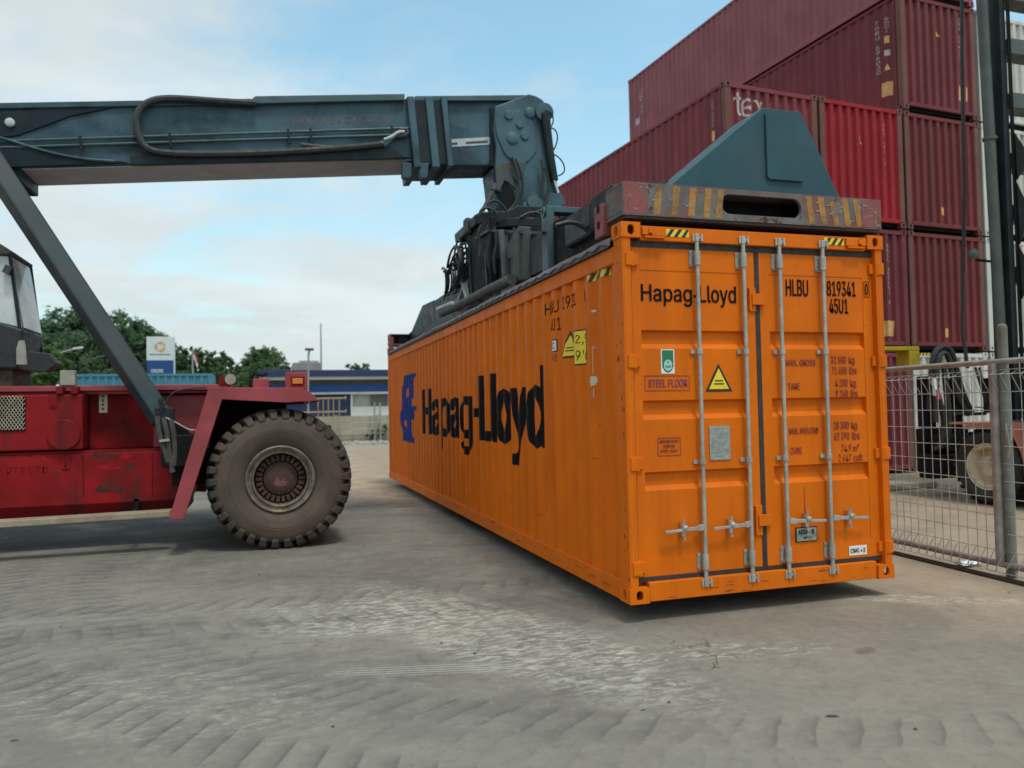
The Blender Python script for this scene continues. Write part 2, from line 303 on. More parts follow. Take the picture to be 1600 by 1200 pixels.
def groundmat():
    b = NB('concrete_yard')
    P = b.pos
    x, y, z = b.xyz(P)
    big = b.noise(P, 0.33, 6, 0.6, 0.4)
    mid = b.noise(P, 1.7, 8, 0.62, 0.5)
    fine = b.noise(P, 14, 8, 0.7)
    grit = b.noise(P, 90, 4, 0.7)
    c = b.mix(b.ss(big, 0.32, 0.68), (0.140, 0.128, 0.111), (0.232, 0.211, 0.180))
    c = b.mix(b.ss(mid, 0.42, 0.68, 0, 0.65), c, (0.240, 0.220, 0.188))
    mot = b.noise(P, 5.5, 9, 0.72, 0.8)
    c = b.mix(b.ss(mot, 0.50, 0.70, 0, 0.55), c, (0.100, 0.091, 0.083))
    c = b.mix(b.ss(mot, 0.46, 0.34, 0, 0.45), c, (0.30, 0.275, 0.235))
    # long worn smears along the driving direction
    sm = b.noise(b.map(P, (0.6, 1.6, 1), rot=(0, 0, R(-30))), 1.1, 8, 0.70, 0.8)
    c = b.mix(b.ss(sm, 0.50, 0.78, 0, 0.55), c, (0.128, 0.115, 0.103))
    sm2 = b.noise(b.map(P, (0.8, 1.8, 1), rot=(0, 0, R(14)), loc=(3, 9, 0)), 1.8, 9, 0.74, 0.7)
    c = b.mix(b.ss(sm2, 0.56, 0.78, 0, 0.45), c, (0.30, 0.285, 0.25))
    bl2 = b.noise(b.map(P, (0.55, 1.3, 1), rot=(0, 0, R(-12)), loc=(4, 1, 0)), 0.95, 9, 0.68, 0.6)
    c = b.mix(b.ss(bl2, 0.50, 0.66, 0, 0.55), c, (0.098, 0.092, 0.089))
    c = b.mix(b.ss(bl2, 0.46, 0.32, 0, 0.45), c, (0.290, 0.268, 0.226))
    c = b.mix(b.math('MULTIPLY', b.ss(b.math('ADD', y, b.math('MULTIPLY', x, 0.3)), -0.9, -2.8), 0.60), c, (0.25, 0.228, 0.188))
    # warm, sandy ground towards the fence
    s_edge = b.math('ADD', b.math('ADD', x, b.math('MULTIPLY', y, 0.30)), b.math('MULTIPLY', b.math('SUBTRACT', mid, 0.5), 1.6))
    sand = b.ss(s_edge, 1.5, 3.2)
    c = b.mix(b.math('MULTIPLY', sand, 0.85), c, b.mix(b.ss(mid, 0.3, 0.7), (0.37, 0.265, 0.180), (0.50, 0.375, 0.262)))
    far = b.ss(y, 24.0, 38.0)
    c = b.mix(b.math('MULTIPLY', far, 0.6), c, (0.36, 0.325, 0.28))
    blot = b.noise(b.map(P, (0.5, 1.5, 1)), 1.3, 8, 0.7, 0.3)
    mid_yard = b.math('MULTIPLY', b.ss(y, 4.0, 9.0), b.ss(blot, 0.56, 0.66, 0, 0.75))
    c = b.mix(mid_yard, c, (0.06, 0.057, 0.054))
    # brownish, slightly pink tone in front of the container
    warm = b.ss(b.math('ADD', x, b.math('MULTIPLY', mid, 0.8)), -0.2, 1.6, 0, 0.40)
    c = b.mix(warm, c, (0.262, 0.206, 0.158))
    def ell(cx, cy, rx, ry, rot):
        v = b.map(P, (1, 1, 1), (0, 0, 0))
        dx = b.math('SUBTRACT', x, cx); dy = b.math('SUBTRACT', y, cy)
        cr, sr = math.cos(rot), math.sin(rot)
        u = b.math('ADD', b.math('MULTIPLY', dx, cr / rx), b.math('MULTIPLY', dy, sr / rx))
        w = b.math('ADD', b.math('MULTIPLY', dx, -sr / ry), b.math('MULTIPLY', dy, cr / ry))
        d2 = b.math('ADD', b.math('MULTIPLY', u, u), b.math('MULTIPLY', w, w))
        return b.ss(d2, 1.0, 0.25)
    scr = b.noise(b.map(P, (1.4, 3.6, 1), rot=(0, 0, R(-24))), 5.5, 9, 0.74, 0.9)
    def scuff(cx, cy, rx, ry, rot, lo, hi, amt, col):
        nonlocal c
        f = b.math('MULTIPLY', ell(cx, cy, rx, ry, rot), b.ss(scr, lo, hi, 0, amt))
        c = b.mix(f, c, col)
    pale = (0.50, 0.47, 0.40)
    scuff(-1.05, 0.25, 2.4, 0.70, R(-68), 0.43, 0.62, 0.72, pale)
    scuff(-1.9, 1.1, 1.3, 0.5, R(-30), 0.46, 0.62, 0.6, pale)
    scuff(-3.2, -0.4, 1.4, 0.7, R(-40), 0.48, 0.64, 0.4, pale)
    scuff(-2.15, 0.75, 0.75, 0.28, R(-20), 0.44, 0.62, 0.7, pale)
    scuff(0.2, -0.75, 1.1, 0.22, R(-16), 0.48, 0.64, 0.7, pale)
    scuff(2.6, -0.2, 1.0, 0.18, R(-28), 0.45, 0.62, 0.7, pale)
    scuff(-1.3, 3.0, 0.9, 0.5, R(20), 0.40, 0.75, 0.5, (0.19, 0.13, 0.10))
    scuff(1.4, -1.9, 1.2, 0.6, R(20), 0.45, 0.7, 0.45, (0.28, 0.27, 0.24))
    scuff(1.16, -1.1, 0.13, 0.06, 0.3, 0.25, 0.6, 0.7, (0.12, 0.08, 0.06))
    # comb of thin pale lines scraped across the slab
    ln = b.math('SINE', b.math('MULTIPLY', b.math('ADD', y, b.math('MULTIPLY', x, 0.24)), 150.0))
    f = b.math('MULTIPLY', ell(-1.62, -0.43, 0.75, 0.13, R(-16)), b.ss(ln, 0.1, 0.9, 0, 0.7))
    c = b.mix(f, c, (0.42, 0.40, 0.36))
    # lug prints of the big tyres, on arcs
    hgt = b.math('MULTIPLY', grit, 0.25)
    hgt = b.math('ADD', hgt, b.math('MULTIPLY', fine, 0.55))
    def track(cx, cy, rad, wid, pitch, skew, amt):
        nonlocal c, hgt
        dx = b.math('SUBTRACT', x, cx); dy = b.math('SUBTRACT', y, cy)
        rr = b.math('SQRT', b.math('ADD', b.math('MULTIPLY', dx, dx), b.math('MULTIPLY', dy, dy)))
        off = b.math('SUBTRACT', rr, rad)
        off = b.math('ADD', off, b.math('MULTIPLY', b.math('SUBTRACT', mid, 0.5), 0.22))
        ao = b.math('ABSOLUTE', off)
        band = b.math('MULTIPLY', b.ss(ao, wid, wid * 0.45), b.ss(b.noise(P, 0.8, 4, 0.6), 0.28, 0.46))
        ang = b.math('MULTIPLY', b.math('ARCTAN2', dy, dx), rad / pitch)
        saw = b.math('FRACT', b.math('ADD', b.math('ADD', ang, b.math('MULTIPLY', off, skew)), b.math('MULTIPLY', mid, 0.55)))
        edge = b.math('ADD', b.math('MULTIPLY', b.math('MULTIPLY', b.ss(saw, 0.25, 0.85), b.ss(saw, 1.0, 0.95)), 0.55), b.math('MULTIPLY', b.math('MULTIPLY', b.ss(saw, 0.78, 0.93), b.ss(saw, 1.0, 0.97)), 0.45))
        f = b.math('MULTIPLY', band, edge)
        c = b.mix(b.math('MULTIPLY', f, amt * 1.5), c, (0.070, 0.066, 0.064))
        hgt = b.math('SUBTRACT', hgt, b.math('MULTIPLY', f, 0.20))
    track(2.43, 4.25, 6.75, 0.25, 0.20, 1.9, 0.31)
    track(2.43, 4.25, 7.15, 0.20, 0.20, 0.6, 0.09)
    track(2.43, 4.25, 7.55, 0.24, 0.20, -1.8, 0.38)
    track(-1.0, 14.0, 12.3, 0.25, 0.22, 2.0, 0.30)
    track(-1.0, 14.0, 13.0, 0.25, 0.22, -2.0, 0.26)
    track(4.0, -9.0, 7.0, 0.24, 0.22, 1.8, 0.17)
    # hairline cracks
    vo = b.n.new('ShaderNodeTexVoronoi'); vo.feature = 'DISTANCE_TO_EDGE'; vo.inputs['Scale'].default_value = 0.42
    wob = b.n.new('ShaderNodeVectorMath'); wob.operation = 'ADD'
    nz = b.n.new('ShaderNodeTexNoise'); nz.inputs['Scale'].default_value = 1.8; nz.inputs['Detail'].default_value = 6
    b.put(nz.inputs['Vector'], P)
    sc = b.n.new('ShaderNodeVectorMath'); sc.operation = 'SCALE'; sc.inputs['Scale'].default_value = 0.9
    b.t.links.new(nz.outputs['Color'], sc.inputs[0]); b.t.links.new(P, wob.inputs[0]); b.t.links.new(sc.outputs[0], wob.inputs[1])
    b.t.links.new(wob.outputs[0], vo.inputs['Vector'])
    crack = b.math('MULTIPLY', b.ss(vo.outputs['Distance'], 0.0045, 0.0), b.ss(b.noise(P, 0.5, 3, 0.5), 0.60, 0.68))
    c = b.mix(b.math('MULTIPLY', crack, 0.8), c, (0.055, 0.05, 0.047))
    hgt = b.math('SUBTRACT', hgt, b.math('MULTIPLY', crack, 0.8))
    # shade under the machine painted near black, with some oily film
    oily_shade = b.math('MULTIPLY', ell(-6.4, 7.6, 4.6, 2.2, 0), b.ss(b.noise(P, 1.1, 6, 0.6), 0.22, 0.48))
    c = b.mix(b.math('MULTIPLY', oily_shade, 0.94), c, b.mix(b.ss(b.noise(b.map(P, (1.0, 3.5, 1)), 2.6, 8, 0.7, 0.8), 0.52, 0.66), (0.012, 0.014, 0.016), (0.075, 0.080, 0.082)))
    c = b.mix(b.ss(fine, 0.50, 0.72, 0, 0.42), c, (0.10, 0.09, 0.078))
    c = b.mix(b.ss(fine, 0.46, 0.30, 0, 0.35), c, (0.36, 0.325, 0.265))
    fleck = b.noise(b.map(P, (1, 2.2, 1)), 34, 6, 0.75, 0.4)
    c = b.mix(b.ss(fleck, 0.60, 0.72, 0, 0.5), c, (0.085, 0.078, 0.070))
    c = b.mix(b.ss(fleck, 0.38, 0.28, 0, 0.45), c, (0.40, 0.37, 0.31))
    c = b.mix(b.ss(grit, 0.62, 0.8, 0, 0.35), c, (0.08, 0.075, 0.07))
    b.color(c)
    b.put(b.p.inputs['Roughness'], b.math('SUBTRACT', b.ss(mid, 0.3, 0.7, 0.80, 0.92), b.math('MULTIPLY', oily_shade, 0.06)))
    b.p.inputs['Specular IOR Level'].default_value = 0.3
    b.bump(hgt, 0.55, 0.02)
    return b.m
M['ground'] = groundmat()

# ------------------------------------------------------------------ mesh helpers
class MB:
    def __init__(s, local=False): s.v = []; s.f = []; s.local = local; s.mi = []; s.cur = 0
    def add(s, vs, fs):
        o = len(s.v)
        s.v += [Vector(v) for v in vs]
        s.f += [[i + o for i in f] for f in fs]
        s.mi += [s.cur] * len(fs)
        return s
    def box(s, x0, y0, z0, x1, y1, z1):
        return s.add([(x, y, z) for x in (x0, x1) for y in (y0, y1) for z in (z0, z1)],
                     [(0, 1, 3, 2), (4, 6, 7, 5), (0, 4, 5, 1), (2, 3, 7, 6), (0, 2, 6, 4), (1, 5, 7, 3)])
    def prism(s, poly, axis, a, b):
        def p(u, v, w): return {'x': (w, u, v), 'y': (u, w, v), 'z': (u, v, w)}[axis]
        n = len(poly)
        return s.add([p(u, v, a) for u, v in poly] + [p(u, v, b) for u, v in poly],
                     [list(range(n))[::-1], list(range(n, 2 * n))] + [(i, (i + 1) % n, n + (i + 1) % n, n + i) for i in range(n)])
    def bar(s, p, q, w, h, upv=(0, 0, 1)):
        p, q = Vector(p), Vector(q); d = (q - p).normalized()
        a = d.cross(Vector(upv))
        if a.length < 1e-4: a = d.cross(Vector((1, 0, 0)))
        a.normalize(); b = a.cross(d)
        vs = [c + a * sx * w / 2 + b * sy * h / 2 for c in (p, q) for sx in (-1, 1) for sy in (-1, 1)]
        return s.add(vs, [(0, 1, 3, 2), (4, 6, 7, 5), (0, 4, 5, 1), (2, 3, 7, 6), (0, 2, 6, 4), (1, 5, 7, 3)])
    def tube(s, pts, r, n=8, rot=0.0):
        pts = [Vector(p) for p in pts]
        rs = r if isinstance(r, (list, tuple)) else [r] * len(pts)
        vs = []; a = None
        for i, p in enumerate(pts):
            d = (pts[min(i + 1, len(pts) - 1)] - pts[max(i - 1, 0)]).normalized()
            if a is None:
                a = d.cross(Vector((0, 0, 1)))
                if a.length < 1e-3: a = d.cross(Vector((1, 0, 0)))
            else:
                a = a - d * a.dot(d)
            a.normalize(); b = d.cross(a)
            vs += [p + (a * math.cos(2 * PI * k / n + rot) + b * math.sin(2 * PI * k / n + rot)) * rs[i] for k in range(n)]
        fs = [(i * n + k, i * n + (k + 1) % n, (i + 1) * n + (k + 1) % n, (i + 1) * n + k) for i in range(len(pts) - 1) for k in range(n)]
        fs += [list(range(n))[::-1], [(len(pts) - 1) * n + k for k in range(n)]]
        return s.add(vs, fs)
    def lathe(s, o, d, prof, n=48):
        """prof: (distance along d, radius)"""
        o, d = Vector(o), Vector(d).normalized()
        a = d.cross(Vector((0, 0, 1)))
        if a.length < 1e-3: a = Vector((1, 0, 0))
        a.normalize(); b = d.cross(a)
        vs = [o + d * t + (a * math.cos(2 * PI * k / n) + b * math.sin(2 * PI * k / n)) * r for t, r in prof for k in range(n)]
        m = len(prof)
        return s.add(vs, [(i * n + k, i * n + (k + 1) % n, (i + 1) * n + (k + 1) % n, (i + 1) * n + k) for i in range(m - 1) for k in range(n)])
    def disc(s, o, d, r0, r1, t, n=32):
        return s.lathe(o, d, [(0, r1), (0, r0), (t, r0), (t, r1), (0, r1)] if r1 > 0 else [(0, 1e-4), (0, r0), (t, r0), (t, 1e-4)], n)
    def build(s, name, m, parent=None, smooth=False, bevel=0.0, local=None):
        me = bpy.data.meshes.new(name)
        org = Vector((0, 0, 0))
        loc = s.local if local is None else local
        if parent is not None and not loc:
            p = parent
            while p.parent: p = p.parent
            org = p.location
        me.from_pydata([v - org for v in s.v], [], s.f)
        for mm in (m if isinstance(m, (list, tuple)) else [m]): me.materials.append(mm)
        if any(s.mi): me.polygons.foreach_set('material_index', s.mi)
        b = bmesh.new(); b.from_mesh(me)
        bmesh.ops.recalc_face_normals(b, faces=b.faces)
        b.to_mesh(me); b.free()
        if smooth:
            me.polygons.foreach_set('use_smooth', [True] * len(me.polygons))
            me.set_sharp_from_angle(angle=R(38))
        o = bpy.data.objects.new(name, me); COL.objects.link(o)
        if parent is not None: o.parent = parent
        if bevel:
            mo = o.modifiers.new('bevel', 'BEVEL'); mo.width = bevel; mo.segments = 2; mo.limit_method = 'ANGLE'; mo.angle_limit = R(40)
        return o

def thing(name, loc, label, cat, group=None, rz=0.0):
    o = bpy.data.objects.new(name, None); COL.objects.link(o)
    o.empty_display_size = 0.3; o.location = loc; o.rotation_euler = (0, 0, rz)
    return tag(o, label, cat, group)
def tag(o, label=None, cat=None, group=None, kind=None):
    for k, v in (('label', label), ('category', cat), ('group', group), ('kind', kind)):
        if v: o[k] = v
    return o
def copy_tree(o, parent=None):
    c = o.copy(); COL.objects.link(c); c.parent = parent
    for ch in list(o.children): copy_tree(ch, c)
    return c

DG = None
def curve_mesh(cu):
    o = bpy.data.objects.new('tmp', cu); COL.objects.link(o)
    dg = bpy.context.evaluated_depsgraph_get(); dg.update()
    me = bpy.data.meshes.new_from_object(o.evaluated_get(dg))
    vs = [v.co.copy() for v in me.vertices]; fs = [list(p.vertices) for p in me.polygons]
    bpy.data.objects.remove(o); bpy.data.meshes.remove(me)
    return vs, fs
TXT = {}
try:
    import os
    FONT = bpy.data.fonts.load(os.path.join(bpy.utils.resource_path('LOCAL'), 'datafiles', 'fonts', 'Inter.woff2'))   # Blender's own interface font
except Exception:
    FONT = None
def text2d(body, bold=0.0, res=3):
    k = (body, bold, res)
    if k not in TXT:
        cu = bpy.data.curves.new('tmp', 'FONT'); cu.body = body; cu.resolution_u = res
        if FONT: cu.font = FONT
        cu.fill_mode = 'FRONT'
        TXT[k] = curve_mesh(cu)
    return TXT[k]
def text(mb, body, box, fn, bold=0.0, split=None, res=3, fat=None):
    """body set into the rectangle box=(u0,v0,u1,v1); fn maps u,v to the point on the surface; split: u values where the surface folds"""
    vs, fs = text2d(body, bold, res)
    x0 = min(v.x for v in vs); x1 = max(v.x for v in vs); y0 = min(v.y for v in vs); y1 = max(v.y for v in vs)
    u0, v0, u1, v1 = box
    q = [((v.x - x0) / (x1 - x0) * (u1 - u0) + u0, (v.y - y0) / (y1 - y0) * (v1 - v0) + v0) for v in vs]
    for k, (du, dv) in enumerate([(0, 0)] if not fat else [(0, 0), (fat, 0), (-fat, 0), (0, fat * 0.6), (0, -fat * 0.6), (fat, fat * 0.6), (-fat, -fat * 0.6), (fat, -fat * 0.6), (-fat, fat * 0.6)]):
        # heavier strokes: the same letters painted again a hair to the side
        sheet(mb, [(u + du, v + dv) for u, v in q], fs, (lambda u, v, k=k: fn(u, v) if k == 0 else lift_pt(fn(u, v), k)), split)
LIFT = Vector((-1, -1, 0)) * 0.0003
def lift_pt(p, k): return Vector(p) + LIFT * k
def sheet(mb, q, fs, fn, split=None):
    if split:
        b = bmesh.new()
        bv = [b.verts.new((u, v, 0)) for u, v in q]
        for f in fs:
            try: b.faces.new([bv[i] for i in f])
            except ValueError: pass
        lo = min(u for u, v in q); hi = max(u for u, v in q)
        for sp in split:
            if lo < sp < hi:
                bmesh.ops.bisect_plane(b, geom=b.verts[:] + b.edges[:] + b.faces[:], plane_co=(sp, 0, 0), plane_no=(1, 0, 0), dist=1e-6)
        b.verts.index_update()
        q = [(v.co.x, v.co.y) for v in b.verts]; fs = [[v.index for v in f.verts] for f in b.faces]
        b.free()
    mb.add([fn(u, v) for u, v in q], fs)
def plate2d(loops):
    cu = bpy.data.curves.new('tmp', 'CURVE'); cu.dimensions = '2D'; cu.fill_mode = 'BOTH'
    for lp in loops:
        sp = cu.splines.new('POLY'); sp.points.add(len(lp) - 1); sp.use_cyclic_u = True
        for p, (u, v) in zip(sp.points, lp): p.co = (u, v, 0, 1)
    return curve_mesh(cu)
def plate(mb, loops, fn, thick):
    """a plate with holes: loops in u,v, fn(u,v,w)"""
    vs, fs = plate2d(loops)
    mb.add([fn(v.x, v.y, 0) for v in vs], fs)
    mb.add([fn(v.x, v.y, thick) for v in vs], fs)
    for lp in loops:
        n = len(lp)
        mb.add([fn(u, v, 0) for u, v in lp] + [fn(u, v, thick) for u, v in lp], [(i, (i + 1) % n, n + (i + 1) % n, n + i) for i in range(n)])
def oval(cx, cy, hw, hh, n=20):
    """stadium shape, long side along the larger half size"""
    out = []
    r = min(hw, hh)
    for k in range(n):
        a = 2 * PI * (k + 0.5) / n
        c, s_ = math.cos(a), math.sin(a)
        out.append((cx + r * c + math.copysign(hw - r, c), cy + r * s_ + math.copysign(hh - r, s_)))
    return out
def rect(u0, v0, u1, v1): return [(u0, v0), (u1, v0), (u1, v1), (u0, v1)]
def rrect(u0, v0, u1, v1, r, n=5):
    out = []
    for (cx, cy, a0) in ((u1 - r, v0 + r, -90), (u1 - r, v1 - r, 0), (u0 + r, v1 - r, 90), (u0 + r, v0 + r, 180)):
        for k in range(n + 1):
            a = R(a0 + 90 * k / n); out.append((cx + r * math.cos(a), cy + r * math.sin(a)))
    return out
def flat(mb, poly, fn): mb.add([fn(u, v) for u, v in poly], [list(range(len(poly)))])

# corrugation: flat outer a, slope b, flat inner c, slope b
class Corr:
    def __init__(s, start, end, pitch, depth, a=0.26, b=0.24, phase=0.0):
        s.s, s.e, s.d = start, end, depth
        n = max(1, round((end - start) / pitch)); s.p = (end - start) / n; s.n = n
        s.a, s.b = a * s.p, b * s.p; s.c = s.p - s.a - 2 * s.b
        s.br = []
        for i in range(n):
            t = start + i * s.p
            s.br += [t, t + s.a / 2, t + s.a / 2 + s.b, t + s.a / 2 + s.b + s.c, t + s.a / 2 + 2 * s.b + s.c]
        s.br.append(end)
    def depth(s, u):
        if u <= s.s or u >= s.e: return 0.0
        t = (u - s.s) % s.p
        h = s.a / 2
        if t < h: return 0.0
        if t < h + s.b: return s.d * (t - h) / s.b
        if t < h + s.b + s.c: return s.d
        if t < h + 2 * s.b + s.c: return s.d * (1 - (t - h - s.b - s.c) / s.b)
        return 0.0
    def panel(s, mb, v0, v1, fn, thick=0.004):
        """fn(u,v,depth)"""
        us = sorted(set(round(x, 5) for x in s.br))
        n = len(us)
        mb.add([fn(u, v0, s.depth(u)) for u in us] + [fn(u, v1, s.depth(u)) for u in us], [(i, i + 1, n + i + 1, n + i) for i in range(n - 1)])

# ------------------------------------------------------------------ ground
g = MB(); NX = 24
g.add([(-600, -300, 0), (600, -300, 0), (600, 900, 0), (-600, 900, 0)], [(0, 1, 2, 3)])
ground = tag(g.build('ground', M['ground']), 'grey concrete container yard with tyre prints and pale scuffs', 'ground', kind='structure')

# ------------------------------------------------------------------ the orange container
Z0 = 0.15
W_, L_, H_ = 2.438, 12.192, 2.896
oc = thing('shipping_container', (W_ / 2, 0, Z0), 'orange open top container with closed doors, hanging just above the ground under the spreader', 'container')
def Zc(z): return Z0 + z

cs = Corr(0.17, 12.02, 0.278, 0.036, 0.26, 0.25)
SX = 0.012
def side_fn(u, v, d=0.0, lift=0.0): return (SX + d - lift, u, Zc(v))
mb = MB(); cs.panel(mb, 0.155, 2.61, side_fn)
side = mb.build('side_panel', M['orange'], oc)
mb = MB(); cs.panel(mb, 0.155, 2.61, lambda u, v, d: (W_ - 0.012 - d, u, Zc(v)))
mb.build('side_panel', M['orange'], oc)
ce = Corr(0.10, W_ - 0.10, 0.25, 0.045)
mb = MB(); ce.panel(mb, 0.155, 2.75, lambda u, v, d: (u, L_ - 0.012 - d, Zc(v)))
mb.build('end_panel', M['orange'], oc)
for x0, x1 in ((0.0, 0.06), (W_ - 0.06, W_)):
    MB().box(x0, 0.16, Zc(2.600), x1, L_ - 0.16, Zc(2.735)).build('top_rail', M['orange'], oc, bevel=0.008)
    mb = MB(); mb.box(x0 + (0.002 if x0 == 0 else 0), 0.16, Zc(0.0), x1 - (0.002 if x0 else 0), L_ - 0.16, Zc(0.155))
    mb.build('bottom_rail', M['orange'], oc, bevel=0.008)
MB().box(0.06, 0.12, Zc(0.02), W_ - 0.06, L_ - 0.1, Zc(0.14)).build('floor', M['dark'], oc)
# corner posts
for y0 in (0.0, L_ - 0.16):
    for k, x0 in enumerate((0.0, W_ - 0.16)):
        mb = MB()
        if y0 == 0.0:
            xo = 0.004 if k == 0 else W_ - 0.004
            s_ = 1 if k == 0 else -1
            # J shaped post: side plate and a front return
            a, b_ = sorted((xo, xo + s_ * 0.012)); mb.box(a, 0.004, Zc(0.118), b_, 0.158, Zc(H_ - 0.118))
            a, b_ = sorted((xo + s_ * 0.012, xo + s_ * 0.052)); mb.box(a, 0.004, Zc(0.118), b_, 0.016, Zc(H_ - 0.118))
            a, b_ = sorted((xo + s_ * 0.052, xo + s_ * 0.07)); mb.box(a, 0.004, Zc(0.118), b_, 0.11, Zc(H_ - 0.118))
            a, b_ = sorted((xo + s_ * 0.07, xo + s_ * 0.15)); mb.box(a, 0.098, Zc(0.118), b_, 0.12, Zc(H_ - 0.118))
        else:
            mb.box(x0 + 0.004, y0, Zc(0.118), x0 + 0.156, y0 + 0.156, Zc(H_ - 0.118))
        mb.build('corner_post', M['orange'], oc, bevel=0.003)
# corner castings with real holes
def casting(x0, y0, z0, sx, sy, zhole):
    """a hollow block 162 x 178 x 118 whose outer faces have oval openings"""
    w, l, h, t = 0.162, 0.178, 0.118, 0.024
    mb = MB()
    fx = (lambda v: x0 + v) if sx > 0 else (lambda v: x0 - v)
    fy = (lambda v: y0 + v) if sy > 0 else (lambda v: y0 - v)
    plate(mb, [rect(0, 0, w, h), oval(w / 2, h / 2, 0.029, 0.040)], lambda u, v, q: (fx(u), fy(q), z0 + v), t)
    plate(mb, [rect(t, 0, l, h), oval(l / 2 + 0.006, h / 2, 0.027, 0.040)], lambda u, v, q: (fx(q), fy(u), z0 + v), t)
    def bx(a, b_, c, d, e, f):
        xa, xb = sorted((fx(a), fx(b_))); ya, yb = sorted((fy(c), fy(d))); mb.box(xa, ya, z0 + e, xb, yb, z0 + f)
    bx(w - t, w, t, l, 0, h); bx(t, w - t, l - t, l, 0, h)
    zt = (h - t, h) if zhole > 0 else (0, t)
    plate(mb, [rect(t, t, w - t, l - t), oval(w / 2, l / 2, 0.032, 0.060)], lambda u, v, q: (fx(u), fy(v), z0 + zt[0] + q), t)
    zt = (0, t) if zhole > 0 else (h - t, h)
    bx(t, w - t, t, l - t, zt[0], zt[1])
    return mb
for x0, sx in ((-0.004, 1), (W_ + 0.004, -1)):
    for y0, sy in ((-0.006, 1), (L_ + 0.006, -1)):
        casting(x0, y0, Zc(H_ - 0.118), sx, sy, 1).build('corner_casting', M['orange'], oc, bevel=0.006)
        casting(x0, y0, Zc(0.0), sx, sy, -1).build('corner_casting', M['orange'], oc, bevel=0.006)
# header and sill at the door end
MB().box(0.165, 0.012, Zc(2.762), W_ - 0.165, 0.14, Zc(2.875)).build('door_header', M['orange'], oc, bevel=0.006)
MB().box(0.165, 0.008, Zc(0.006), W_ - 0.165, 0.14, Zc(0.150)).build('door_sill', M['orange'], oc, bevel=0.006)
MB().box(0.165, L_ - 0.14, Zc(2.75), W_ - 0.165, L_ - 0.012, Zc(2.875)).build('end_rail', M['orange'], oc, bevel=0.006)
for s_ in (0, 1):
    fx = (lambda v: v) if s_ == 0 else (lambda v: W_ - v)
    mb = MB()
    def bx(a, b_, y0, y1, z0, z1):
        xa, xb = sorted((fx(a), fx(b_))); mb.box(xa, y0, Zc(z0), xb, y1, Zc(z1))
    bx(0.172, 0.225, -0.012, 0.011, 2.80, 2.865); bx(0.225, 0.255, -0.02, 0.011, 2.812, 2.85); bx(0.255, 0.375, -0.010, 0.011, 2.795, 2.858); bx(0.19, 0.36, -0.016, 0.011, 2.775, 2.792)
    mb.build('header_lock', M['orange'], oc, bevel=0.004)
def hazard(mb, fn, u0, v0, u1, v1, n=3):
    """yellow field with slanted black bars"""
    mb.cur = 0; flat(mb, rect(u0, v0, u1, v1), lambda u, v: fn(u, v, 0.002))
    mb.cur = 1; w = (u1 - u0) / n; h = v1 - v0; sl = h * 0.75
    for k in range(n):
        a = u0 + w * k
        p = [(a, v0), (a + w * 0.48, v0), (min(u1, a + w * 0.48 + sl), v1), (min(u1, a + sl), v1)]
        flat(mb, p, lambda u, v: fn(u, v, 0.004))
for u0, u1 in ((0.385, 0.585), (1.855, 2.055)):
    mb = MB(); hazard(mb, lambda u, v, w: (u, 0.012 - w, Zc(v)), u0, 2.800, u1, 2.858)
    mb.build('hazard_sticker', [M['yellow'], M['black']], oc)

# tarpaulin over the open top, tied with a rope along the rail
mb = MB(); ny = 60; random.seed(3)
pr_ = [(0.0 - 0.018, 2.742), (-0.020, 2.775), (-0.004, 2.812), (0.06, 2.835), (0.5, 2.850), (1.22, 2.862), (1.94, 2.850), (2.38, 2.835), (2.442, 2.812), (2.458, 2.742)]
vs = []
for j in range(ny + 1):
    y = 0.165 + (L_ - 0.33) * j / ny
    for i, (x, z) in enumerate(pr_):
        k = 0.010 * random.uniform(-1, 1)
        vs.append((x + (k * 0.6 if i in (0, 1, 8, 9) else 0), y, Zc(z + (k if 0 < i < 9 else 0))))
m_ = len(pr_)
mb.add(vs, [(j * m_ + i, j * m_ + i + 1, (j + 1) * m_ + i + 1, (j + 1) * m_ + i) for j in range(ny) for i in range(m_ - 1)])
tarp = mb.build('tarpaulin', M['tarp'], oc, smooth=True)
mb = MB()
pts = []
for j in range(92):
    y = 0.22 + 11.7 * j / 91
    pts.append((-0.027, y, Zc(2.752 + (0.024 if j % 2 else 0))))
mb.tube(pts, 0.006, 5)
mb.tube([(-0.024, 0.2, Zc(2.735)), (-0.024, 12.0, Zc(2.735))], 0.007, 5)
mb.build('rope', M['rope'], tarp)

# side markings follow the corrugated sheet
def sfn(u, v, lift=0.003): return (SX + cs.depth(-u) - lift, -u, Zc(v))
ssp = [-x for x in cs.br]
mb = MB()
for body, bx_ in (('Hapag', (-8.17, 0.885, -4.80, 1.835)), ('Lloyd', (-4.31, 0.885, -1.90, 1.90))):
    text(mb, body, bx_, lambda u, v: sfn(u, v), 0, ssp, 5, 0.030)
sheet(mb, rect(-4.70, 1.385, -4.43, 1.505), [[0, 1, 2, 3]], lambda u, v: sfn(u, v), ssp)
mb.build('lettering', M['orange_text'], side)
lg = [(160, 262), (215, 245), (270, 232), (288, 226), (268, 300), (264, 400), (262, 480), (247, 520), (245, 596), (302, 597), (276, 650), (274, 745), (243, 746), (243, 850), (256, 940), (276, 985), (275, 1006), (235, 1000), (190, 984), (148, 975), (148, 870), (124, 820), (118, 730), (120, 650), (140, 600), (138, 480), (140, 370), (158, 335)]
h1 = [(196, 388), (216, 395), (216, 468), (190, 505), (184, 440)]
h2 = [(163, 748), (190, 770), (196, 842), (166, 812)]
def lgp(p):
    q = at(610 + p[0] / 7.05, 550 + p[1] / 7.05, 'x', SX + 0.018); return (-q.y, q.z - Z0)
vs, fs = plate2d([[lgp(p) for p in lg], [lgp(p) for p in h1], [lgp(p) for p in h2]])
